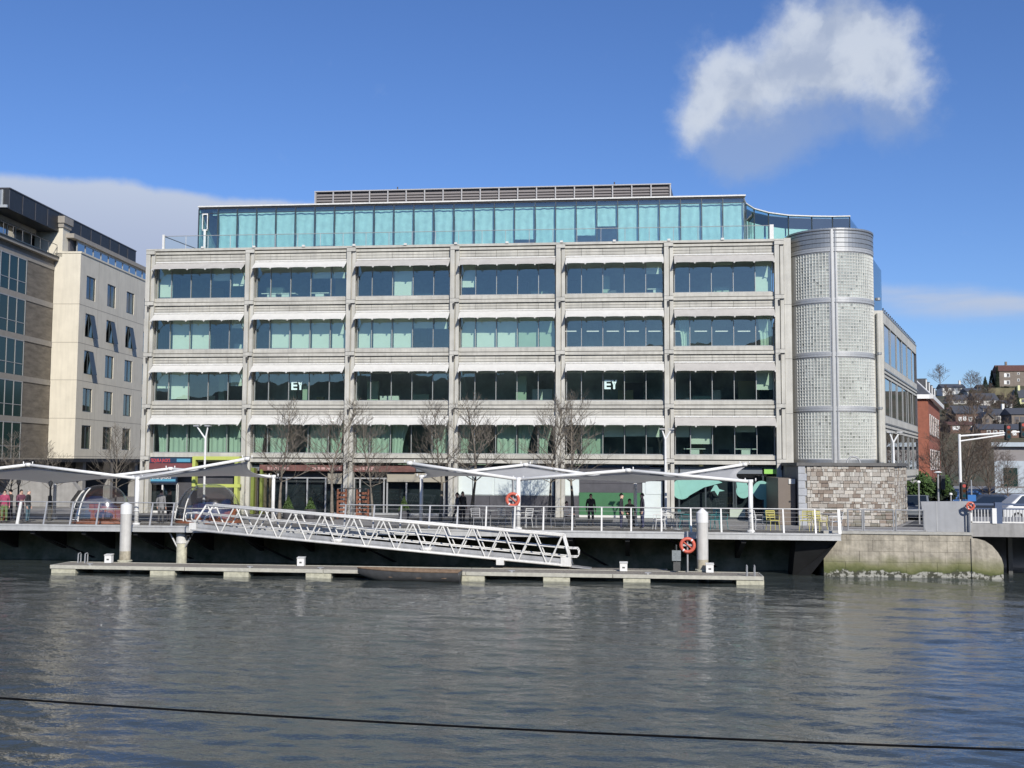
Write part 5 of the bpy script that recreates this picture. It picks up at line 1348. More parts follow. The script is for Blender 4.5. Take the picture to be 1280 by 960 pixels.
# ------------------------------------------------------------------ floating pontoon
DF = 49.35; DB = 51.25; DZ = .36
dx0, dx1 = atY(62, 712, DF).x, atY(955, 722, DF).x
pon = thing('floating_pontoon', 'long timber decked floating pontoon on pale concrete floats', 'pontoon', ((dx0+dx1)/2, DF, 0))
m = MB(); x = dx0
m.box(dx0+.05, dx1-.05, DF+.062, DB-.06, DZ-.1, DZ, 0)
la, lb = atY(612, 709, DB).x, atY(835, 711, DB).x
m.box(la, lb, DB+.002, DB+1.15, DZ-.1, DZ+.002, 0)
m.build('deck', M['dockwood'], pon)
m = MB(); nseg = 5
for i in range(nseg):
    a, b2 = dx0+(dx1-dx0)*i/nseg, dx0+(dx1-dx0)*(i+1)/nseg
    m.box(a+.015, b2-.015, DF, DF+.06, DZ-.14, DZ+.025); m.box(a+.015, b2-.015, DB-.058, DB, DZ-.14, DZ+.02)
m.box(dx0, dx0+.048, DF+.061, DB-.06, DZ-.14, DZ+.02); m.box(dx1-.048, dx1, DF+.061, DB-.06, DZ-.14, DZ+.02)
m.build('edge_board', M['dockedge'], pon)
for px_ in (78, 202, 294.5, 397.5, 490, 589, 695.5, 796, 938):
    x = atY(px_, 725, DF).x; m = MB(); m.box(x-.6, x+.6, DF+.05, DB-.1, -.35, DZ-.143); m.build('float', M['float'], pon)
for px_ in (113, 313, 401, 640, 810):
    x = atY(px_, 712, DF+.3).x; m = MB(); m.tube((x-.14, DF+.25, DZ+.08), (x+.14, DF+.25, DZ+.08), .025, .025, 6); m.box(x-.05, x+.05, DF+.22, DF+.28, DZ, DZ+.07); m.build('cleat', M['galv'], pon)
for (px_, lab) in ((157, 'tall white steel guide pile with capped top beside the left dining pod'), (878, 'tall white steel guide pile with pointed cap in front of the cafe')):
    Y = DB+.28; x = atY(px_, 670, Y).x; zt_ = zat(px_, 631 if px_ < 500 else 641, Y); t = thing('guide_pile', lab, 'pile', (x, Y, 0), 'pontoon guide piles')
    r = .265; m = MB(); m.tube((x, Y, DZ+.55), (x, Y, zt_-.45), r, r, 24, 0); m.tube((x, Y, -1.2), (x, Y, DZ+.55), r, r, 24, 1); m.build('shaft', [M['pile'], mat('stained_pile', (.46, .41, .30), .6, var=.4, scale=5, streak=.35)], t, False)
    m = MB(); m.tube((x, Y, zt_-.45), (x, Y, zt_), r*1.04, r*1.04, 24); m.tube((x, Y, zt_), (x, Y, zt_+(.12 if px_ < 500 else .22)), r*1.04, .03, 24); m.build('cap', M['white'], t)
    m = MB(); m.torus((x, Y, DZ+.06), r+.05, .05, (1, 0, 0), (0, 1, 0), 20, 6); m.tube((x, Y, -1.2), (x, Y, DZ-.1), r+.006, r+.006, 24); m.build('collar', M['rust'] if 'rust' in M else M['float'], t)
# steel pier carrying the boardwalk
x = atY(220, 690, 52.6).x; t = thing('boardwalk_pier', 'round concrete pier with splayed struts under the boardwalk by the gangway', 'pier', (x, 53.2, 0))
m = MB(); m.tube((x, 53.3, -1.5), (x, 53.3, GZ-.27), .27, .25, 20, 0); m.build('shaft', M['float'], t, True); m = MB(); m.tube((x, 53.3, GZ-.85), (x, 53.3, GZ-.3), .285, .285, 20); m.build('collar', M['white2'], t)
for s_ in (-1, 1): m = MB(); m.tube((x+s_*.2, 53.2, 1.0), (x+s_*.62, 53.2, GZ-.3), .05, .05, 8); m.build('strut', M['galv'], t)
# service pedestals, ladders, boards, lifebuoys
for (px_, py, lab) in ((136, 703, 'small white service box on the pontoon by the left guide pile'), (376.5, 704.5, 'small white service box on the pontoon under the gangway middle'), (779.5, 708.5, 'small white service box on the open middle of the pontoon'), (887, 713, 'small white service box right against the right guide pile')):
    Y = DB-.35; x = atY(px_, 705, Y).x; t = thing('service_box', lab, 'service box', (x, Y, DZ), 'white service boxes on the pontoon')
    m = MB(); m.box(x-.17, x+.17, Y-.12, Y+.12, DZ+.02, DZ+.38); m.build('body', M['white'], t); m = MB(); m.prism([(x-.19, Y-.15, DZ+.38), (x+.19, Y-.15, DZ+.38), (x+.19, Y+.14, DZ+.42), (x-.19, Y+.14, DZ+.42)], (0, 0, .03)); m.build('lid', M['white2'], t)
    m = MB(); m.box(x-.06, x+.06, Y-.125, Y-.121, DZ+.15, DZ+.22); m.build('socket', M['steel_d'], t)
for (p0_, p1_, lab) in ((101, 109.5, 'pair of steel ladder handrails near the left end of the pontoon'), (933, 942.5, 'pair of steel ladder handrails at the right end of the pontoon')):
    Y = DB-.2 if p0_ < 500 else DF+.5; t = thing('dock_ladder', lab, 'ladder', (atY(p0_, 700, Y).x, Y, DZ), 'pontoon ladders')
    for px_ in (p0_, p1_):
        x = atY(px_, 700, Y).x; m = MB(); m.path([(x, Y, -.4), (x, Y, DZ+.42), (x, Y-.06, DZ+.47), (x, Y-.25, DZ+.44), (x, Y-.28, DZ)], .03, 6); m.build('handrail', M['galv'], t)
def lifebuoy(label, px_, py, Y, post_z0, post_top, Rr=.37, inner=True):
    p_ = atY(px_, py, Y); t = thing('lifebuoy', label, 'lifebuoy', tuple(p_), 'orange lifebuoys')
    m = MB(); m.torus(p_, Rr*.8, Rr*.2, (1, 0, 0), (0, 0, 1), 32, 8, 0, mod=lambda i: 1 if (i % 16) == 4 else 0); m.build('ring', [M['orange'], M['sign_w']], t, True)
    m = MB(); m.torus(p_+Vector((0, -.02, 0)), Rr*.98, .012, (1, 0, 0), (0, 0, 1), 24, 4); m.tube(p_+Vector((-Rr*.55, .03, Rr*.45)), p_+Vector((Rr*.55, .03, -Rr*.45)), .03, .03, 6); m.build('rope', M['orange'], t)
    if post_top: q = MB(); q.tube((p_.x, Y+.12, post_z0), (p_.x, Y+.12, post_top), .04, .04, 8); q.box(p_.x-.25, p_.x+.25, Y+.06, Y+.09, p_.z-.05, p_.z+.05); q.build('post', M['galv'], t)
lifebuoy('orange lifebuoy hung at the boardwalk railing beside a canopy post', 641, 624.5, 53.3, GZ, zat(641, 600, 53.3), .36)
lifebuoy('orange lifebuoy on a thin post standing on the pontoon', 859.5, 681.5, DB-.3, DZ, zat(859, 664, DB-.3), .37)
lifebuoy('small orange lifebuoy at the end of the blue bridge railing', 1213, 632.5, 53.6, GZ, zat(1213, 628, 53.6), .20)
t = thing('notice_board', 'small grey notice board on a post on the pontoon', 'notice board', (atY(845, 705, DB-.4).x, DB-.4, DZ)); Y = DB-.4
a, b2 = atY(840, 701, Y), atY(851, 688, Y); m = MB(); m.box(a.x, b2.x, Y-.03, Y, a.z, b2.z); m.build('board', mat('grey_notice', (.22, .24, .24), .5, var=.3, scale=14), t)
m = MB(); m.tube((a.x+.2, Y+.04, DZ), (a.x+.2, Y+.04, zat(843, 681, Y)), .035, .035, 8); m.box(a.x+.06, b2.x-.02, Y, Y+.1, DZ+.06, a.z-.05); m.build('post', M['steel_d'], t)

# ------------------------------------------------------------------ gangway
GN, GF = 51.45, 52.45
def gp(px_, py): return atY(px_, py, GN)
b0_, b1_ = gp(238, 662), gp(714, 707.5); t0_, t1_ = gp(258, 631.5), gp(704, 669.5)
gw = thing('gangway', 'long white tubular truss gangway sloping from the boardwalk down to the pontoon', 'gangway', tuple(b0_))
dyv = Vector((0, GF-GN, 0)); NB_ = 12
for side in (0, 1):
    o = dyv*side; sh = (t1_-t0_)/NB_*(.38 if side else 0)*0
    m = MB(); m.tube(b0_+o, b1_+o, .062, .062, 8); m.tube(t0_+o, t1_+o, .055, .055, 8)
    m.tube(b0_+o, t0_+o, .05, .05, 8); m.tube(t1_+o, b1_+o, .05, .05, 8)
    def bot(f): # point of the bottom chord under the top chord fraction f
        x = t0_.x+(t1_.x-t0_.x)*f; g_ = (x-b0_.x)/(b1_.x-b0_.x); return b0_.lerp(b1_, g_)
    for i in range(NB_):
        T0, T1 = t0_.lerp(t1_, i/NB_), t0_.lerp(t1_, (i+1)/NB_); bm__ = bot((i+.5)/NB_)
        m.tube(T0+o+Vector((.06, 0, 0)), bm__+o-Vector((.05, 0, 0)), .038, .038, 6, cap=False); m.tube(bm__+o+Vector((.05, 0, 0)), T1+o-Vector((.06, 0, 0)), .038, .038, 6, cap=False)
        if i in (4, 7): q = bm__+o; m.prism([q+Vector((-.2, -.03, .02)), q+Vector((.2, -.03, .02)), q+Vector((.3, -.03, .22)), q+Vector((-.3, -.03, .22))], (0, .05, 0))
    m.build('side_truss', M['white2'], gw, True)
    m = MB(); oo = Vector((0, .14 if side == 0 else -.14, 0))
    up = Vector((0, 0, 1)); ends = []
    for f in (.40, .80):
        p_, q = b0_.lerp(b1_, .0)+up*f, b1_.lerp(b0_, .0)+up*f; ends.append((p_+o+oo, q+o+oo)); m.tube(ends[-1][0], ends[-1][1], .032, .032, 6)
    for k_ in (0, 1):
        lo, hi = ends[0][k_], ends[1][k_]; sx = -.32 if k_ == 0 else .34; m.path([lo, lo+Vector((sx*.8, 0, 0)), lo+Vector((sx, 0, .1)), hi+Vector((sx, 0, -.1)), hi+Vector((sx*.8, 0, 0)), hi], .03, 6)
    m.build('handrail', M['white2'], gw, True)
m = MB(); m.prism([b0_+Vector((0, .05, .05)), b1_+Vector((0, .05, .05)), b1_+Vector((0, .05, .12)), b0_+Vector((0, .05, .12))], dyv-Vector((0, .1, 0)), 0)
for i in range(36): q = b0_.lerp(b1_, (i+.5)/36); m.obox(q+Vector((-.02, .06, .121)), (.04, 0, 0), dyv-Vector((0, .12, 0)), (0, 0, .02), 1)
m.prism([b0_+Vector((0, .03, .13)), b1_+Vector((0, .03, .13)), b1_+Vector((0, .03, .30)), b0_+Vector((0, .03, .30))], (0, .012, 0), 0)
m.build('walkway', [M['galv'], M['steel_d']], gw)
m = MB(); m.obox(b1_+Vector((-.5, -.05, -.02)), (.48, 0, 0), dyv+Vector((0, .1, 0)), (0, 0, .42)); m.obox(b0_+Vector((-.05, -.05, -.05)), (.35, 0, 0), dyv+Vector((0, .1, 0)), (0, 0, .38)); m.build('end_plate', M['white2'], gw)
fp = gp(625, 704); m = MB(); m.obox(fp+Vector((-.18, -.05, -.08)), (.37, 0, 0), (0, .5, 0), (0, 0, .34)); m.build('support_foot', M['white2'], gw)
m = MB(); e_ = gp(739, 710.5); m.prism([b1_+Vector((0, .1, -.08)), Vector((e_.x, GN+.1, DZ+.012)), Vector((e_.x, GN+.1, DZ+.04)), b1_+Vector((0, .1, -.02))], dyv-Vector((0, .2, 0))); m.build('landing_flap', M['galv'], gw)

# ------------------------------------------------------------------ skiff moored in front of the pontoon
BY = DF-.72; xa_, xb_ = atY(447, 715, BY).x, atY(575, 716, BY).x; LB_ = xb_-xa_
bt_ = thing('rowing_skiff', 'low dark wooden skiff moored against the front of the pontoon', 'boat', ((xa_+xb_)/2, BY, 0))
def hull(u, v, ins=0):
    # u along from bow (0) to transom (1); v round the section from one gunwale to the other
    wid = .62*(min(1, u*2.3)**.6)*(1-.18*max(0, u-.6)/.4)-ins; a = math.pi*v; bow = max(0, .22*(1-u*3))
    zg = .46+.10*(1-u)**2; zk = -.10+.42*max(0, 1-u*3.2)**1.6+ins
    y = BY-math.cos(a)*max(.012, wid)*(1-.25*math.sin(a)**2); z = zg-(zg-zk)*math.sin(a)**.75
    return Vector((xa_+LB_*u+ (.0)*bow, y, z))
m = MB(); m.grid(lambda u, v: hull(u, v), 26, 14); m.prism([hull(1, i/14) for i in range(15)], (.03, 0, 0)); h_ = m.build('hull', mat('dark_grey_hull', (.075, .075, .075), .5, var=.3, scale=4), bt_, True)
m = MB(); m.grid(lambda u, v: hull(.05+u*.94, v, .03), 20, 10); m.build('inner_lining', mat('worn_brown_timber', (.20, .135, .085), .8, var=.35, scale=6), bt_, True)
m = MB(); wt = bpy.data.materials['worn_brown_timber']
for v in (0, 1): m.path([hull(i/26, v)+Vector((0, 0, .01)) for i in range(27)], .035, 6)
m.build('gunwale', wt, bt_)
for u in (.35, .62, .86): p_, q = hull(u, .12), hull(u, .88); m = MB(); m.obox(p_+Vector((-.1, 0, -.02)), (.22, 0, 0), q-p_, (0, 0, .03)); m.build('thwart', wt, bt_)

# ------------------------------------------------------------------ cafe furniture
def chair_proto(matl):
    t = local(thing('cafe_chair', 'x', 'chair', (0, 0, 0), 'cafe chairs on the boardwalk')); ORIG[t.name] = (0, 0, 0)
    m = MB(); m.box(-.22, .22, -.22, .22, .44, .465); m.build('seat', matl, t)
    m = MB(); m.tube((-.2, .21, .46), (-.21, .29, .86), .015, .015, 6); m.tube((.2, .21, .46), (.21, .29, .86), .015, .015, 6)
    for z in (.58, .68, .78, .86): m.box(-.21, .21, .235+(z-.5)*.17, .25+(z-.5)*.17, z-.03, z+.02)
    m.build('backrest', matl, t)
    for (sx, sy) in ((-1, -1), (1, -1), (-1, 1), (1, 1)): m = MB(); m.tube((sx*.19, sy*.19, .45), (sx*.23, sy*.24, 0), .016, .014, 6); m.build('leg', matl, t)
    for s_ in (-1, 1): m = MB(); m.path([(s_*.22, -.2, .46), (s_*.24, -.2, .66), (s_*.24, .22, .67)], .014, 6); m.build('armrest', matl, t)
    return t
chm = {'w': mat('white_chair_paint', (.62, .62, .60), .5), 't': mat('teal_chair_paint', (.03, .17, .18), .5), 'y': mat('yellow_chair_paint', (.50, .45, .12), .5), 'a': mat('aluminium_chair', (.36, .36, .36), .35, metal=.6)}
pr = {}
chairs = [('a', 596, 55.2, .4, 'silver cafe chair left of the lifebuoy post by the railing'), ('a', 631, 55.6, 2.6, 'silver cafe chair just left of the lifebuoy post'), ('w', 657, 55.4, -.6, 'pale cafe chair just right of the canopy post with the lifebuoy'), ('a', 686, 55.7, 1.2, 'silver cafe chair behind the railing below the bare tree pair'), ('a', 712, 55.9, 3.0, 'silver cafe chair beside the seated person'),
 ('w', 824, 55.3, -1.3, 'white cafe chair leftmost of the set in front of the cafe glass'), ('w', 835, 56.0, .2, 'white cafe chair backing the table left of the cafe glass'), ('t', 857, 55.7, 1.3, 'teal cafe chair left of the right guide pile'), ('t', 891, 55.6, -1.2, 'teal cafe chair right of the right guide pile'), ('t', 901, 56.3, .5, 'teal cafe chair by the cafe door'),
 ('w', 945, 56.2, 2.2, 'pale cafe chair behind the last canopy post'), ('y', 966, 55.6, .3, 'yellow cafe chair in front of the cafe edge beside the brown cupboard'), ('y', 1007, 55.6, -.4, 'left yellow cafe chair in front of the stone base'), ('y', 1025, 55.4, .5, 'right yellow cafe chair in front of the stone base'), ('w', 1044, 55.2, -1.4, 'white cafe chair at the boardwalk end in front of the stone base')]
for (k_, px_, Y, rz, lab) in chairs:
    if k_ not in pr: pr[k_] = o = chair_proto(chm[k_])
    else: o = dup(pr[k_])
    o['label'] = lab; o.location = (atY(px_, 650, Y).x, Y, GZ); o.rotation_euler = (0, 0, rz); o.scale = (1.12, 1.12, 1.12)
tp_ = None
for (px_, Y, lab) in ((613, 55.9, 'round cafe table left of the lifebuoy post'), (670, 56.0, 'round cafe table right of the lifebuoy post'), (846, 55.5, 'round cafe table between white and teal chairs'), (879, 56.6, 'round cafe table hidden partly by the right guide pile'), (1036, 56.0, 'round cafe table between yellow and white chairs at the boardwalk end')):
    if tp_ is None:
        tp_ = o = thing('cafe_table', lab, 'table', (0, 0, 0), 'cafe tables on the boardwalk'); ORIG[o.name] = (0, 0, 0)
        m = MB(); m.lathe([(.36, .74), (.36, .77)], (0, 0, 0), 20); m.build('table_top', chm['a'], o); m = MB(); m.lathe([(.24, 0), (.22, .03), (.03, .05), (.03, .74)], (0, 0, 0), 12); m.build('pedestal', chm['a'], o)
    else: o = dup(tp_)
    o['label'] = lab; o.location = (atY(px_, 650, Y).x, Y, GZ); o.scale = (1.1, 1.1, 1.1)
# planters, timber screen
for (px_, ytop, Y, lab, sd_) in ((360, 620, 62, 'clipped cone shrub in a dark pot left of the dining windows', 61), (388, 622, 62, 'clipped cone shrub in a dark pot between the dining windows', 62), (505, 621, 61.5, 'clipped cone shrub in a dark pot by the dining door', 63)):
    x = atY(px_, 640, Y).x; t = thing('potted_shrub', lab, 'potted plant', (x, Y, GZ), 'potted cone shrubs'); m = MB(); m.lathe([(.26, 0), (.36, .55), (.32, .55)], (x, Y, GZ), 16); m.build('pot', M['dpanel'], t)
    rr = random.Random(sd_); m = MB(); H = zat(px_, ytop, Y)-GZ-.5
    for i in range(900):
        h = rr.random()**1.4; r_ = .34*(1-h)*math.sqrt(rr.uniform(.3, 1))+.01; a = rr.uniform(0, 6.28); p_ = Vector((x+r_*math.cos(a), Y+r_*math.sin(a), GZ+.5+h*H)); u = Vector((rr.gauss(0, 1), rr.gauss(0, 1), rr.gauss(0, 1))).normalized(); v = u.orthogonal(); m.add([p_-u*.04, p_+v*.03, p_+u*.05, p_-v*.03], [(0, 1, 2, 3)])
    m.build('foliage', M['leaf'], t)
Y = 62.5; t = thing('timber_screen', 'low reddish timber slat screen in front of the dining frontage', 'screen', (atY(433, 650, Y).x, Y, GZ))
for (a, b2) in ((423, 431), (447, 459)):
    x0, x1 = atY(a, 650, Y).x, atY(b2, 650, Y).x; m = MB()
    for i in range(6): m.box(x0, x1, Y-.03, Y+.03, GZ+.2+i*.24, GZ+.34+i*.24)
    m.build('slat_panel', M['timber'], t)
    for x in (x0-.05, x1+.05): m = MB(); m.box(x-.05, x+.05, Y-.05, Y+.05, GZ, GZ+1.7); m.build('post', M['timber'], t)
m = MB(); m.box(atY(421, 650, Y).x, atY(461, 650, Y).x, Y-.02, Y+.02, GZ+1.7, GZ+1.76); m.build('top_rail', M['steel_d'], t)

# ------------------------------------------------------------------ street lamps
def ylamp(label, px_, ytip, yfork, Y, z0, armpx=(8, 6)):
    x = atY(px_, 600, Y).x; zf = zat(px_, yfork, Y); zt_ = zat(px_, ytip, Y)
    t = thing('street_lamp', label, 'street lamp', (x, Y, z0), 'white forked street lamps'); m = MB(); m.tube((x, Y, z0), (x, Y, zf), .075, .055, 8)
    for d in (-armpx[0], armpx[1]): m.tube((x, Y, zf-.02), (x+d*Y/F, Y, zt_), .05, .04, 8)
    m.build('pole', M['white'], t)
    for d in (-armpx[0], armpx[1]): m = MB(); m.box(x+d*Y/F-.16, x+d*Y/F+.16, Y-.14, Y+.14, zt_, zt_+.07); m.build('lamp_head', M['galv'], t)
ylamp('white forked street lamp in front of the green curtained windows', 255.5, 533, 548, 60.5, GZ, (12, 3))
ylamp('white forked street lamp beside the cafe glass', 832, 537, 549, 60.0, GZ, (4, 7))
ylamp('white forked street lamp behind the rubble stone base', 1117.5, 541, 553, 62.0, zm+.17, (4, 7))
for (px_, yt, lab, up_) in ((62, 603, 'dark bollard light left of the canopy post', 0), (22, 601, 'dark post light behind the bare tree trunk at the left edge', 0)):
    Y = 57; x = atY(px_, 640, Y).x; t = thing('post_light', lab, 'post light', (x, Y, GZ), 'dark post lights'); zt_ = zat(px_, yt, Y); m = MB(); m.tube((x, Y, GZ), (x, Y, GZ+1.35), .11, .11, 10); m.tube((x, Y, GZ+1.35), (x, Y, zt_-.25), .05, .05, 8); m.build('post', M['steel_d'], t); m = MB(); m.lathe([(.05, -.25), (.12, -.1), (.12, .02), (.03, .1)], (x, Y, zt_), 10); m.build('lamp_head', M['galv'], t)

# ------------------------------------------------------------------ bridge and signals on the right
bz1, bz0 = zat(1240, 654.5, QY+.1), zat(1240, 671, QY+.1)
bx0_ = atY(1214, 660, QY).x
br = thing('bridge', 'low concrete road bridge with blue topped white railing at the right edge', 'bridge', (bx0_, QY, 0))
m = MB(); m.box(bx0_, 60, QY+.1, QY+7.2, bz0, bz1); m.build('deck', M['concrete'], br)
m = MB(); m.box(bx0_, 60, QY+.2, QY+.28, bz1+.86, bz1+.95, 0); m.box(bx0_, 60, QY+.2, QY+.28, bz1+.66, bz1+.72, 0); m.box(bx0_, 60, QY+.2, QY+.28, bz1+.02, bz1+.09, 1)
m.build('rail', [mat('blue_rail_paint', (.06, .09, .16), .5), M['white2']], br)
x = bx0_+.12; i = 0
m = MB()
while x < 40: m.box(x-.022, x+.022, QY+.215, QY+.265, bz1+.09, bz1+.66); x += .145
m.build('balusters', mat('dull_baluster_paint', (.52, .52, .50), .5, var=.15), br)
for px_ in (1249.5, 1350): 
    a = atY(px_, 640, QY).x; m = MB(); m.box(a-.16, a+.16, QY+.12, QY+.36, bz1, bz1+1.0); m.build('post', bpy.data.materials['blue_rail_paint'], br)
a = atY(1243.5, 640, QY).x; m = MB(); m.box(a-.1, a+.1, QY+.05, QY+.18, bz1, bz1+.72); m.build('post', M['white'], br)
pts = [(16.11, QY-.35, -1)]; 
prof = [atY(x_, y_, QY-.06) for x_, y_ in ((1214, 673), (1222, 673.5), (1231, 676), (1240, 682), (1247, 690), (1252, 698), (1254.5, 706), (1254.5, 725))]
m = MB(); m.prism([Vector((prof[0].x, QY-.06, -1))]+prof+[Vector((prof[-1].x, QY-.06, -1))], (0, 2.6, 0)); cutm = M['quay']
tag(m.build('cutwater', cutm, None, origin=(prof[0].x, QY, 0)), 'rounded pale stone cutwater with slime at the foot below the bridge', 'cutwater')
m = MB(); m.box(16.11, 60, QY+6.9, QY+7.1, -1, bz0-.01); m.build('abutment', mat('dark_abutment', (.05, .05, .05), .9, var=.3), br)
for px_ in (1263, 1420): a = atY(px_, 690, QY+3).x; m = MB(); m.box(a-.1, a+.1, QY+3, QY+3.3, -1, bz0-.004); m.build('pier', M['steel_d'], br)
# grey panel flood wall
fw = [atY(x_, y_, QY+.35) for x_, y_ in ((1157, 668.5), (1211, 668.5), (1213, 626.5), (1151, 627))]
for p_ in fw[:2]: p_.z = GZ+.13
t = thing('flood_wall', 'plain grey sheet panel flood wall on the quay beside the bridge', 'wall', (fw[0].x, QY+.35, GZ))
m = MB(); m.prism(fw, (0, .22, 0), 0); xj = atY(1171, 650, QY+.35).x; m.box(xj-.02, xj+.02, QY+.335, QY+.352, GZ+.15, fw[2].z-.02, 1); m.build('panel', [mat('grey_sheet', (.33, .335, .34), .5, var=.1, scale=1.5, streak=.14), M['galv']], t)
m = MB(); a = atY(1212.5, 650, QY+.25); m.box(a.x-.06, a.x+.09, QY+.2, QY+.34, GZ-.2, zat(1212, 641, QY+.25)); m.build('end_post', M['white'], t)
SY = 61.0; sx_ = atY(1200.5, 600, SY).x; za_ = zat(1200, 545, SY)
sg_ = thing('traffic_signal', 'tall white mast arm traffic signal reaching over the bridge with a red light', 'traffic signal', (sx_, SY, GZ))
m = MB(); m.tube((sx_, SY, GZ), (sx_, SY, za_+.1), .085, .07, 10); ae = atY(1300, 538, SY)
m.tube((sx_, SY, za_), ae, .05, .045, 8); m.tube((sx_, SY, za_-.28), atY(1262, 542.5, SY), .04, .04, 8); m.build('mast', M['white'], sg_)
def head(parent, px_, py, Y, lit=True, w=.125, back=False):
    p_ = atY(px_, py, Y-.1); m = MB(); m.box(p_.x-w, p_.x+w, Y-.16, Y+.1, p_.z-.4, p_.z+.4); h = m.build('signal_head', M['rubber'], parent)
    m = MB(); m.box(p_.x-w-.03, p_.x+w+.03, Y+.1, Y+.12, p_.z-.44, p_.z+.44); m.build('backboard', M['steel_d'], h)
    if back: return
    for q, (mm) in enumerate(('lens_r', 'lens_a', 'lens_g')): m = MB(); z = p_.z+.25-.25*q; m.tube((p_.x, Y-.17, z), (p_.x, Y-.158, z), .085, .085, 14); m.build('lens', M[mm], h)
def emis(name, col, st):
    m = bpy.data.materials.new(name); m.use_nodes = True; b = m.node_tree.nodes['Principled BSDF']; b.inputs['Base Color'].default_value = (.02, .02, .02, 1); b.inputs['Emission Color'].default_value = (*col, 1); b.inputs['Emission Strength'].default_value = st; return m
M['lens_r'] = emis('red_lens', (.75, .06, .03), .55); M['lens_a'] = mat('amber_lens', (.08, .03, .01), .2); M['lens_g'] = mat('green_lens', (.01, .05, .06), .2)
head(sg_, 1260.5, 540, SY); head(sg_, 1279, 537, SY)
lw = thing('traffic_signal', 'low traffic signal with red light on a short post beside the tall mast', 'traffic signal', (atY(1205, 612, 58).x, 58, GZ)); p_ = atY(1203, 640, 58.1); m = MB(); m.tube((p_.x, 58.15, GZ), (p_.x, 58.15, zat(1203, 604, 58.1)), .05, .05, 8); m.build('post', M['galv'], lw); head(lw, 1205, 613.5, 58)
lw = thing('traffic_signal', 'back of a traffic signal on a pole in front of the evergreen bushes', 'traffic signal', (atY(1174, 640, 66).x, 66, GZ)); p_ = atY(1173.5, 640, 66); m = MB(); m.tube((p_.x, 66, GZ), (p_.x, 66, zat(1173, 592, 66)), .06, .06, 8); m.build('post', M['galv'], lw); m = MB(); m.lathe([(.1, 0), (.25, .06), (.1, .14)], (p_.x, 66, zat(1173, 592, 66)), 10); m.build('lamp_head', M['white'], lw); head(lw, 1178.5, 603, 66, back=True)
t = thing('road_sign', 'small blue road sign on a post by the bridge railing', 'road sign', (atY(1214.5, 640, 57.5).x, 57.5, GZ)); p_ = atY(1214.5, 622.5, 57.5); m = MB(); m.box(p_.x-.2, p_.x+.2, 57.44, 57.46, p_.z-.16, p_.z+.16); m.build('panel', mat('blue_sign', (.03, .15, .40), .4), t); m = MB(); m.tube((p_.x, 57.5, GZ), (p_.x, 57.5, zat(1214, 600, 57.5)), .035, .035, 8); m.build('post', M['galv'], t)
for (px_, yt, Y, lab) in ((1189, 619, 70, 'short white bollard light left of the low traffic signal'), (1149, 604, 63, 'slim post with white cap beside the glass wing')):
    x = atY(px_, 640, Y).x; t = thing('post_light', lab, 'post light', (x, Y, GZ), 'white capped post lights'); zt_ = zat(px_, yt, Y); m = MB(); m.tube((x, Y, GZ), (x, Y, zt_), .05, .045, 8); m.build('post', M['galv'], t); m = MB(); m.lathe([(.05, 0), (.11, .04), (.09, .12), (.03, .15)], (x, Y, zt_), 10); m.build('lamp_head', M['white'], t)

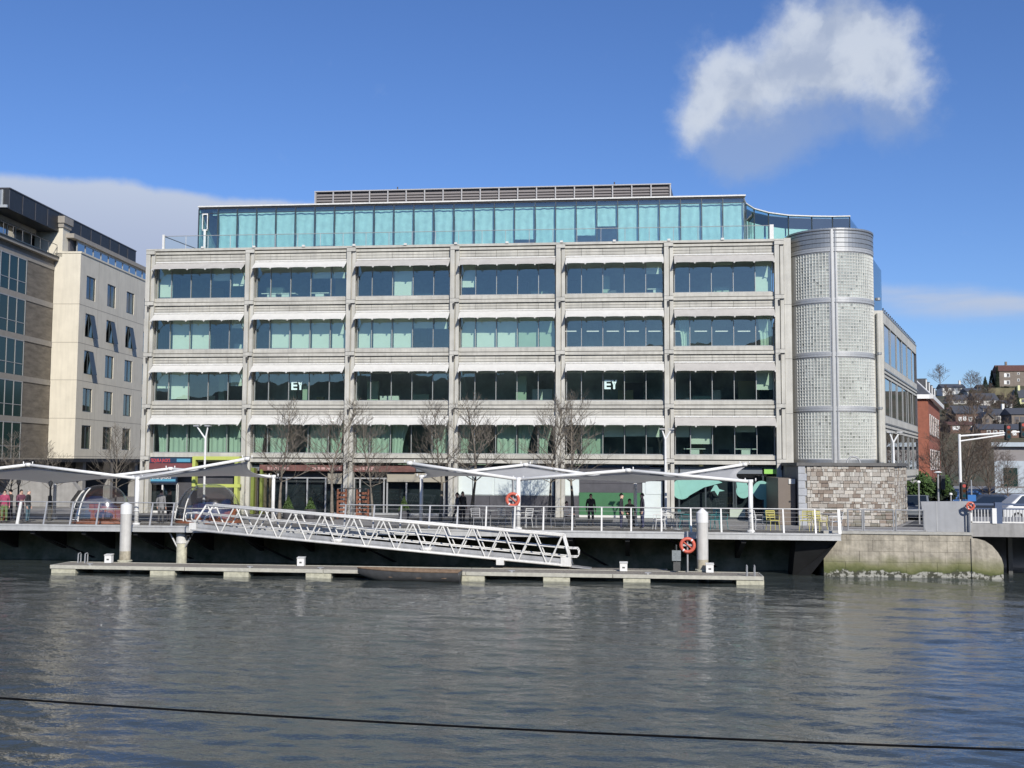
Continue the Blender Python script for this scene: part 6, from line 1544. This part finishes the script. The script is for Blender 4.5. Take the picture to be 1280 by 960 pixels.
# ------------------------------------------------------------------ vehicles
M['carglass'] = mat('car_window', (.015, .02, .024), .05, spec=1)
def car(name, label, cat, loc, rz, L_, Wd, H, col, van=False):
    t = thing(name, label, cat, loc, 'vehicles by the bridge', rz); ORIG[t.name] = (0, 0, 0)
    pm = mat(name+'_paint', col, .25, spec=.7)
    h0, hb = .28, H*.56
    if van: prof = [(-L_/2, h0), (L_/2, h0), (L_/2, hb*.95), (L_/2-.35, hb), (L_/2-.95, H), (-L_/2+.1, H), (-L_/2, H*.6)]
    else: prof = [(-L_/2, h0), (L_/2, h0), (L_/2, hb*.75), (L_/2-.2, hb*.9), (L_/2-1.15, hb), (L_/2-1.85, H), (-L_/2+1.0, H*.98), (-L_/2+.25, hb*1.05), (-L_/2, hb*.8)]
    def cr_(z): return Wd/2*(1 if z <= hb else 1-.16*(z-hb)/(H-hb+1e-6))
    m = MB(); n = len(prof); vs = [Vector((x, -cr_(z), z)) for x, z in prof]+[Vector((x, cr_(z), z)) for x, z in prof]
    m.add(vs, [tuple(range(n)), tuple(range(n, 2*n))[::-1]]+[(i, n+i, n+(i+1) % n, (i+1) % n) for i in range(n)]); b = m.build('body', pm, t)
    bv = b.modifiers.new('Bevel', 'BEVEL'); bv.width = .07; bv.segments = 3
    top = [p_ for p_ in prof if p_[1] > hb*.99]
    for s_ in (-1, 1):
        m = MB(); zA, zB = hb+.05, H-.1; xs_ = sorted(p_[0] for p_ in top); xA, xB = xs_[0]+.25, xs_[-1]-.2; sl = .7 if not van else .35
        m.add([(xA, s_*(cr_(zA)+.012), zA), (xB, s_*(cr_(zA)+.012), zA), (xB-sl, s_*(cr_(zB)+.012), zB), (xA+sl*.8, s_*(cr_(zB)+.012), zB)], [(0, 1, 2, 3)]); m.build('side_window', M['carglass'], t)
    f0, f1 = (prof[3], prof[4]) if van else (prof[4], prof[5]); q = MB(); a = Vector((f0[0], 0, f0[1])).lerp(Vector((f1[0], 0, f1[1])), .08); b2 = Vector((f0[0], 0, f0[1])).lerp(Vector((f1[0], 0, f1[1])), .92); e = Vector((.03, 0, .02))
    q.quad(a+e+Vector((0, -Wd*.42, 0)), a+e+Vector((0, Wd*.42, 0)), b2+e+Vector((0, Wd*.37, 0)), b2+e+Vector((0, -Wd*.37, 0))); q.build('windscreen', M['carglass'], t)
    for x in (-L_/2+.75, L_/2-.8):
        for s_ in (-1, 1):
            m = MB(); m.tube((x, s_*(Wd/2-.16), .32), (x, s_*(Wd/2+.015), .32), .32, .32, 20); w = m.build('wheel', M['rubber'], t); m = MB(); m.tube((x, s_*(Wd/2+.01), .32), (x, s_*(Wd/2+.03), .32), .2, .19, 14); m.build('rim', M['galv'], w)
    for s_ in (-1, 1): m = MB(); m.box(L_/2-.05, L_/2+.02, s_*Wd*.36-.16, s_*Wd*.36+.16, hb*.62, hb*.78); m.build('headlight', M['sign_w'], t)
car('parked_car', 'white car at the right edge behind the bridge railing', 'car', (atY(1302, 630, 66).x, 66, GZ), 0, 4.8, 1.85, 1.66, (.66, .66, .64))
car('parked_car', 'silver grey car seen through the quay railing beside the stone base', 'car', (atY(1142, 650, 70).x, 69.5, GZ), R(-108), 4.2, 1.75, 1.45, (.16, .175, .19))
car('parked_car', 'dark car left of the white car behind the bridge railing', 'car', (atY(1232, 630, 72).x, 72, GZ), R(160), 4.3, 1.75, 1.45, (.04, .05, .07))
car('parked_car', 'blue car farther back below the large bare street tree', 'car', (atY(1222, 630, 80).x, 82, GZ), R(20), 4.3, 1.75, 1.45, (.04, .10, .24))

# ------------------------------------------------------------------ overhead cable close to the camera
ca, cb = atY(0, 872.5, 11.0), atY(1280, 937.5, 11.0); m = MB(); dv = cb-ca
pts = [ca+dv*t_+Vector((0, 0, -.06*(1-(2*t_-1)**2)+.0)) for t_ in [i/10 for i in range(-12, 23)]]
for i, p_ in enumerate(pts): t_ = (i-12)/10; p_.z = (ca+dv*t_).z-.05*(1-(2*t_-1)**2)
m.path(pts, .0125, 6)
tag(m.build('overhead_cable', M['cable'], None, True, origin=tuple(ca)), 'thin black cable strung low across the near river', 'cable')

# ------------------------------------------------------------------ people
def skin_mesh(V, E_, root=0):
    me = bpy.data.meshes.new('b'); me.from_pydata([v[:3] for v in V], [], []) if False else me.from_pydata([v[:3] for v in V], E_, [])
    o = bpy.data.objects.new('b', me); COL.objects.link(o); sk = o.modifiers.new('Skin', 'SKIN'); 
    if not me.skin_vertices: me.attributes.new
    for i, v in enumerate(V): d = me.skin_vertices[0].data[i]; d.radius = (v[3], v[4] if len(v) > 4 else v[3]); d.use_root = (i == root)
    ss = o.modifiers.new('Sub', 'SUBSURF'); ss.levels = 1; ss.render_levels = 1
    dg = bpy.context.evaluated_depsgraph_get(); out = bpy.data.meshes.new_from_object(o.evaluated_get(dg)); bpy.data.objects.remove(o); return out
def figure(pose):
    V, E_ = [], []
    def v(x, y, z, r, r2=None, p=None):
        V.append((x, y, z, r, r2 or r)); i = len(V)-1
        if p is not None: E_.append((p, i))
        return i
    sit = pose == 'sit'; dz = -.40 if sit else 0
    pel = v(0, 0, .93+dz, .15, .12); sp = v(0, -.01, 1.12+dz, .145, .11, pel); ch = v(0, 0, 1.34+dz, .17, .12, sp); nk = v(0, -.01, 1.50+dz, .055, .055, ch); hd = v(0, -.025, 1.60+dz, .10, .112, nk); ht = v(0, -.01, 1.70+dz, .082, .095, hd); v(0, -.13, 1.60+dz, .02, .02, hd)
    for s_ in (-1, 1):
        sh = v(s_*.19, 0, 1.42+dz, .065, .065, ch)
        if pose == 'bent': el = v(s_*.25, -.06, 1.15+dz, .05, .05, sh); wr = v(s_*.16, -.30, 1.17+dz, .035, .035, el); d = Vector((-.02*s_, -.08, .01))
        elif sit: el = v(s_*.25, -.10, 1.16+dz, .05, .05, sh); wr = v(s_*.18, -.34, 1.08+dz, .035, .035, el); d = Vector((0, -.08, -.02))
        elif pose == 'walk': el = v(s_*.24, -.08*s_, 1.15, .05, .05, sh); wr = v(s_*.25, -.20*s_, .92, .035, .035, el); d = Vector((0, -.02, -.08))
        else: el = v(s_*.24, .03, 1.14, .05, .05, sh); wr = v(s_*.25, -.04, .88, .035, .035, el); d = Vector((0, -.02, -.08))
        w0_ = Vector(V[wr][:3]); pm_ = v(*(w0_+d*.7), .032, .022, wr); o_ = Vector((0, 1, 0)) if abs(d.z) > .05 else Vector((1, 0, 0))
        for q in range(4): b_ = w0_+d*1.0+o_*(q-1.5)*.022; k1 = v(*(b_+d*.35), .009, .009, pm_); v(*(b_+d*(.75+.12*math.sin(q*1.1+.5))+Vector((-.01*s_, -.01, -.012))), .008, .008, k1)
        th_ = v(*(w0_+d*.55+o_*-.04), .010, .010, pm_); v(*(w0_+d*.95+o_*-.055), .009, .009, th_)
        hp_ = v(s_*.10, 0, .87+dz, .105, .10, pel)
        if sit: kn = v(s_*.12, -.44, .49, .075, .075, hp_); an = v(s_*.12, -.42, .09, .048, .048, kn); ty = -.56
        elif pose == 'walk': kn = v(s_*.10, -.02-.14*-s_, .50, .075, .075, hp_); an = v(s_*.10, .02+.24*s_, .10, .048, .048, kn); ty = -.12+.24*s_
        else: kn = v(s_*.11, -.01, .49, .075, .075, hp_); an = v(s_*.115, .02, .09, .048, .048, kn); ty = -.13
        v(s_*.125, ty, .04, .042, .035, an)
    me = skin_mesh(V, E_); me['dz'] = dz; return me, [x[:3] for x in V], dz
FIG = {p_: figure(p_) for p_ in ('stand', 'bent', 'sit', 'walk')}
def person(label, pose, px_, Y, rz, coat, legs, hair='hair', h=1.74, long=False, base=None):
    src, jn, dz = FIG[pose]; me = src.copy(); me.name = 'body'
    cm = mat('coat_cloth', tuple(c_*1.5+.008 for c_ in coat), .85, var=.3, scale=6); lm = mat('trouser_cloth', tuple(c_*1.5+.006 for c_ in legs), .85, var=.25, scale=6)
    for m_ in (cm, lm, M['skin'], M['rubber']): me.materials.append(m_)
    sit = pose == 'sit'
    hands = [Vector(j) for j in jn if False]
    for p_ in me.polygons:
        c_ = p_.center; k_ = 0
        if c_.z > 1.49+dz: k_ = 2
        elif (not sit and c_.z < .10) or (sit and c_.z < .10): k_ = 3
        elif not sit and c_.z < (.72 if long else .92) and abs(c_.x) < .20: k_ = 1
        elif sit and c_.y < -.10 and c_.z < .60: k_ = 1
        if pose in ('stand', 'walk') and abs(c_.x) > .205 and c_.z < .875: k_ = 2
        if pose == 'bent' and c_.y < -.315: k_ = 2
        if sit and c_.y < -.355 and c_.z > .60: k_ = 2
        p_.material_index = k_; p_.use_smooth = True
    x = atY(px_, 645, Y).x; t = thing('person', label, 'person', (x, Y, base if base is not None else GZ), 'people on the promenade', rz); t.scale = (h/1.76,)*3
    o = bpy.data.objects.new('body', me); COL.objects.link(o); o.parent = t
    m = MB(); m.grid(lambda u, v: Vector((.086*math.cos(u*6.283)*math.cos(v*1.5), .004+.098*math.sin(u*6.283)*math.cos(v*1.5), 1.66+dz+.105*math.sin(v*1.5)+(-.06 if math.sin(u*6.283) > .2 else 0)*(1-v))), 18, 6); ORIG[t.name] = (0, 0, 0); m.build('hair', M[hair], t, True)
    m = MB(); m.tube((-.035, -.112, 1.625+dz), (-.035, -.118, 1.625+dz), .011, .011, 6); m.tube((.035, -.112, 1.625+dz), (.035, -.118, 1.625+dz), .011, .011, 6); m.build('eyes', M['rubber'], t)
    return t
person('person in a bright pink jacket at the left edge behind the railing', 'stand', 5, 54.6, .4, (.24, .035, .075), (.09, .13, .05))
person('person in black beside the bare trunk at the left edge', 'bent', 12.5, 55.6, -.6, (.02, .02, .022), (.02, .02, .03))
person('person in a dark plum jacket with raised hands left of the post light', 'bent', 25.5, 55.2, 1.0, (.09, .03, .05), (.03, .03, .04))
person('person in a black coat turned left beside the plum jacket', 'stand', 34.5, 55.0, 1.7, (.015, .015, .018), (.05, .09, .11), 'hairg')
person('person in a long grey coat seen from behind between the two pods', 'stand', 201, 55.4, 3.0, (.14, .14, .14), (.05, .05, .05), long=True, h=1.78)
person('person in dark clothes just right of the long grey coat', 'stand', 211, 57, 2.6, (.03, .035, .03), (.03, .03, .035))
person('seated person in a dark coat behind the railing by the paired bare trees', 'sit', 708, 56.3, .9, (.045, .035, .035), (.03, .03, .035))
person('person in black standing in front of the green hoarding edge', 'stand', 738.5, 57.5, .3, (.02, .02, .02), (.025, .025, .03), h=1.7)
person('person in a black suit in profile in front of the green hoarding', 'stand', 776.5, 55.4, 1.5, (.012, .012, .016), (.02, .022, .045), h=1.8)
person('person in a navy suit facing left beside the canopy post', 'stand', 803, 55.6, -1.4, (.022, .018, .03), (.022, .025, .06), h=1.82)
person('person in an olive jacket between the two suited people', 'sit', 787, 57.2, .2, (.05, .05, .03), (.03, .03, .03), h=1.9)
person('person in dark clothes in front of the first frosted window pane', 'stand', 578, 58.5, .8, (.03, .03, .035), (.025, .025, .03))
person('person in dark blue left of the lifebuoy in front of the grey dado', 'walk', 571.5, 58.0, -1.2, (.03, .035, .055), (.03, .03, .035), h=1.7)

# ------------------------------------------------------------------ desks and lamps inside the offices
dk = None
for (px_, py, r, lab) in ((341, 371, 0, 'white desk behind the second bay glass on the top row, left one'), (359, 371, 0, 'white desk behind the second bay glass on the top row, middle one'), (401, 371, 0, 'white desk behind the second bay glass on the top row, right one'), (822, 366, 0, 'white desk behind the fifth bay glass on the top row'), (868, 569, 3, 'white cabinet desk below the blind in the lowest right bay'), (932, 569, 3, 'white table in the lowest right bay')):
    Y = Y0+1.3; x = atY(px_, py, Y).x; zf = SILL[r]-.75
    if dk is None:
        dk = o = thing('office_desk', lab, 'desk', (0, 0, 0), 'white office desks'); ORIG[o.name] = (0, 0, 0); m = MB(); m.box(-.65, .65, -.35, .35, 1.12, 1.17); m.build('desk_top', M['white'], o)
        m = MB(); m.box(-.28, .28, -.3, .3, .0, 1.11); m.build('pedestal', M['white'], o)
    else: o = dup(dk)
    o['label'] = lab; o.location = (x, Y, zf)
ln = None
for i, px_ in enumerate((713, 741, 766, 791, 818, 850, 876, 902, 930, 956)):
    Y = Y0+1.6; x = atY(px_, 414, Y).x; z = zat(px_, 414.5, Y)
    if ln is None:
        ln = o = thing('linear_lamp', 'slim white linear lamp hanging behind the second row glass on the right', 'lamp', (0, 0, 0), 'linear lamps hanging in the right bays'); ORIG[o.name] = (0, 0, 0); m = MB(); m.box(-.38, .38, -.05, .05, 0, .05); m.build('lamp_body', emis('lamp_glow', (1, .97, .9), .8), o); m = MB(); m.tube((-.3, 0, .05), (-.3, 0, .45), .006, .006, 4); m.tube((.3, 0, .05), (.3, 0, .45), .006, .006, 4); m.build('suspension_wire', M['steel'], o)
    else: o = dup(ln)
    o.location = (x, Y, z)
bpy.context.view_layer.update()
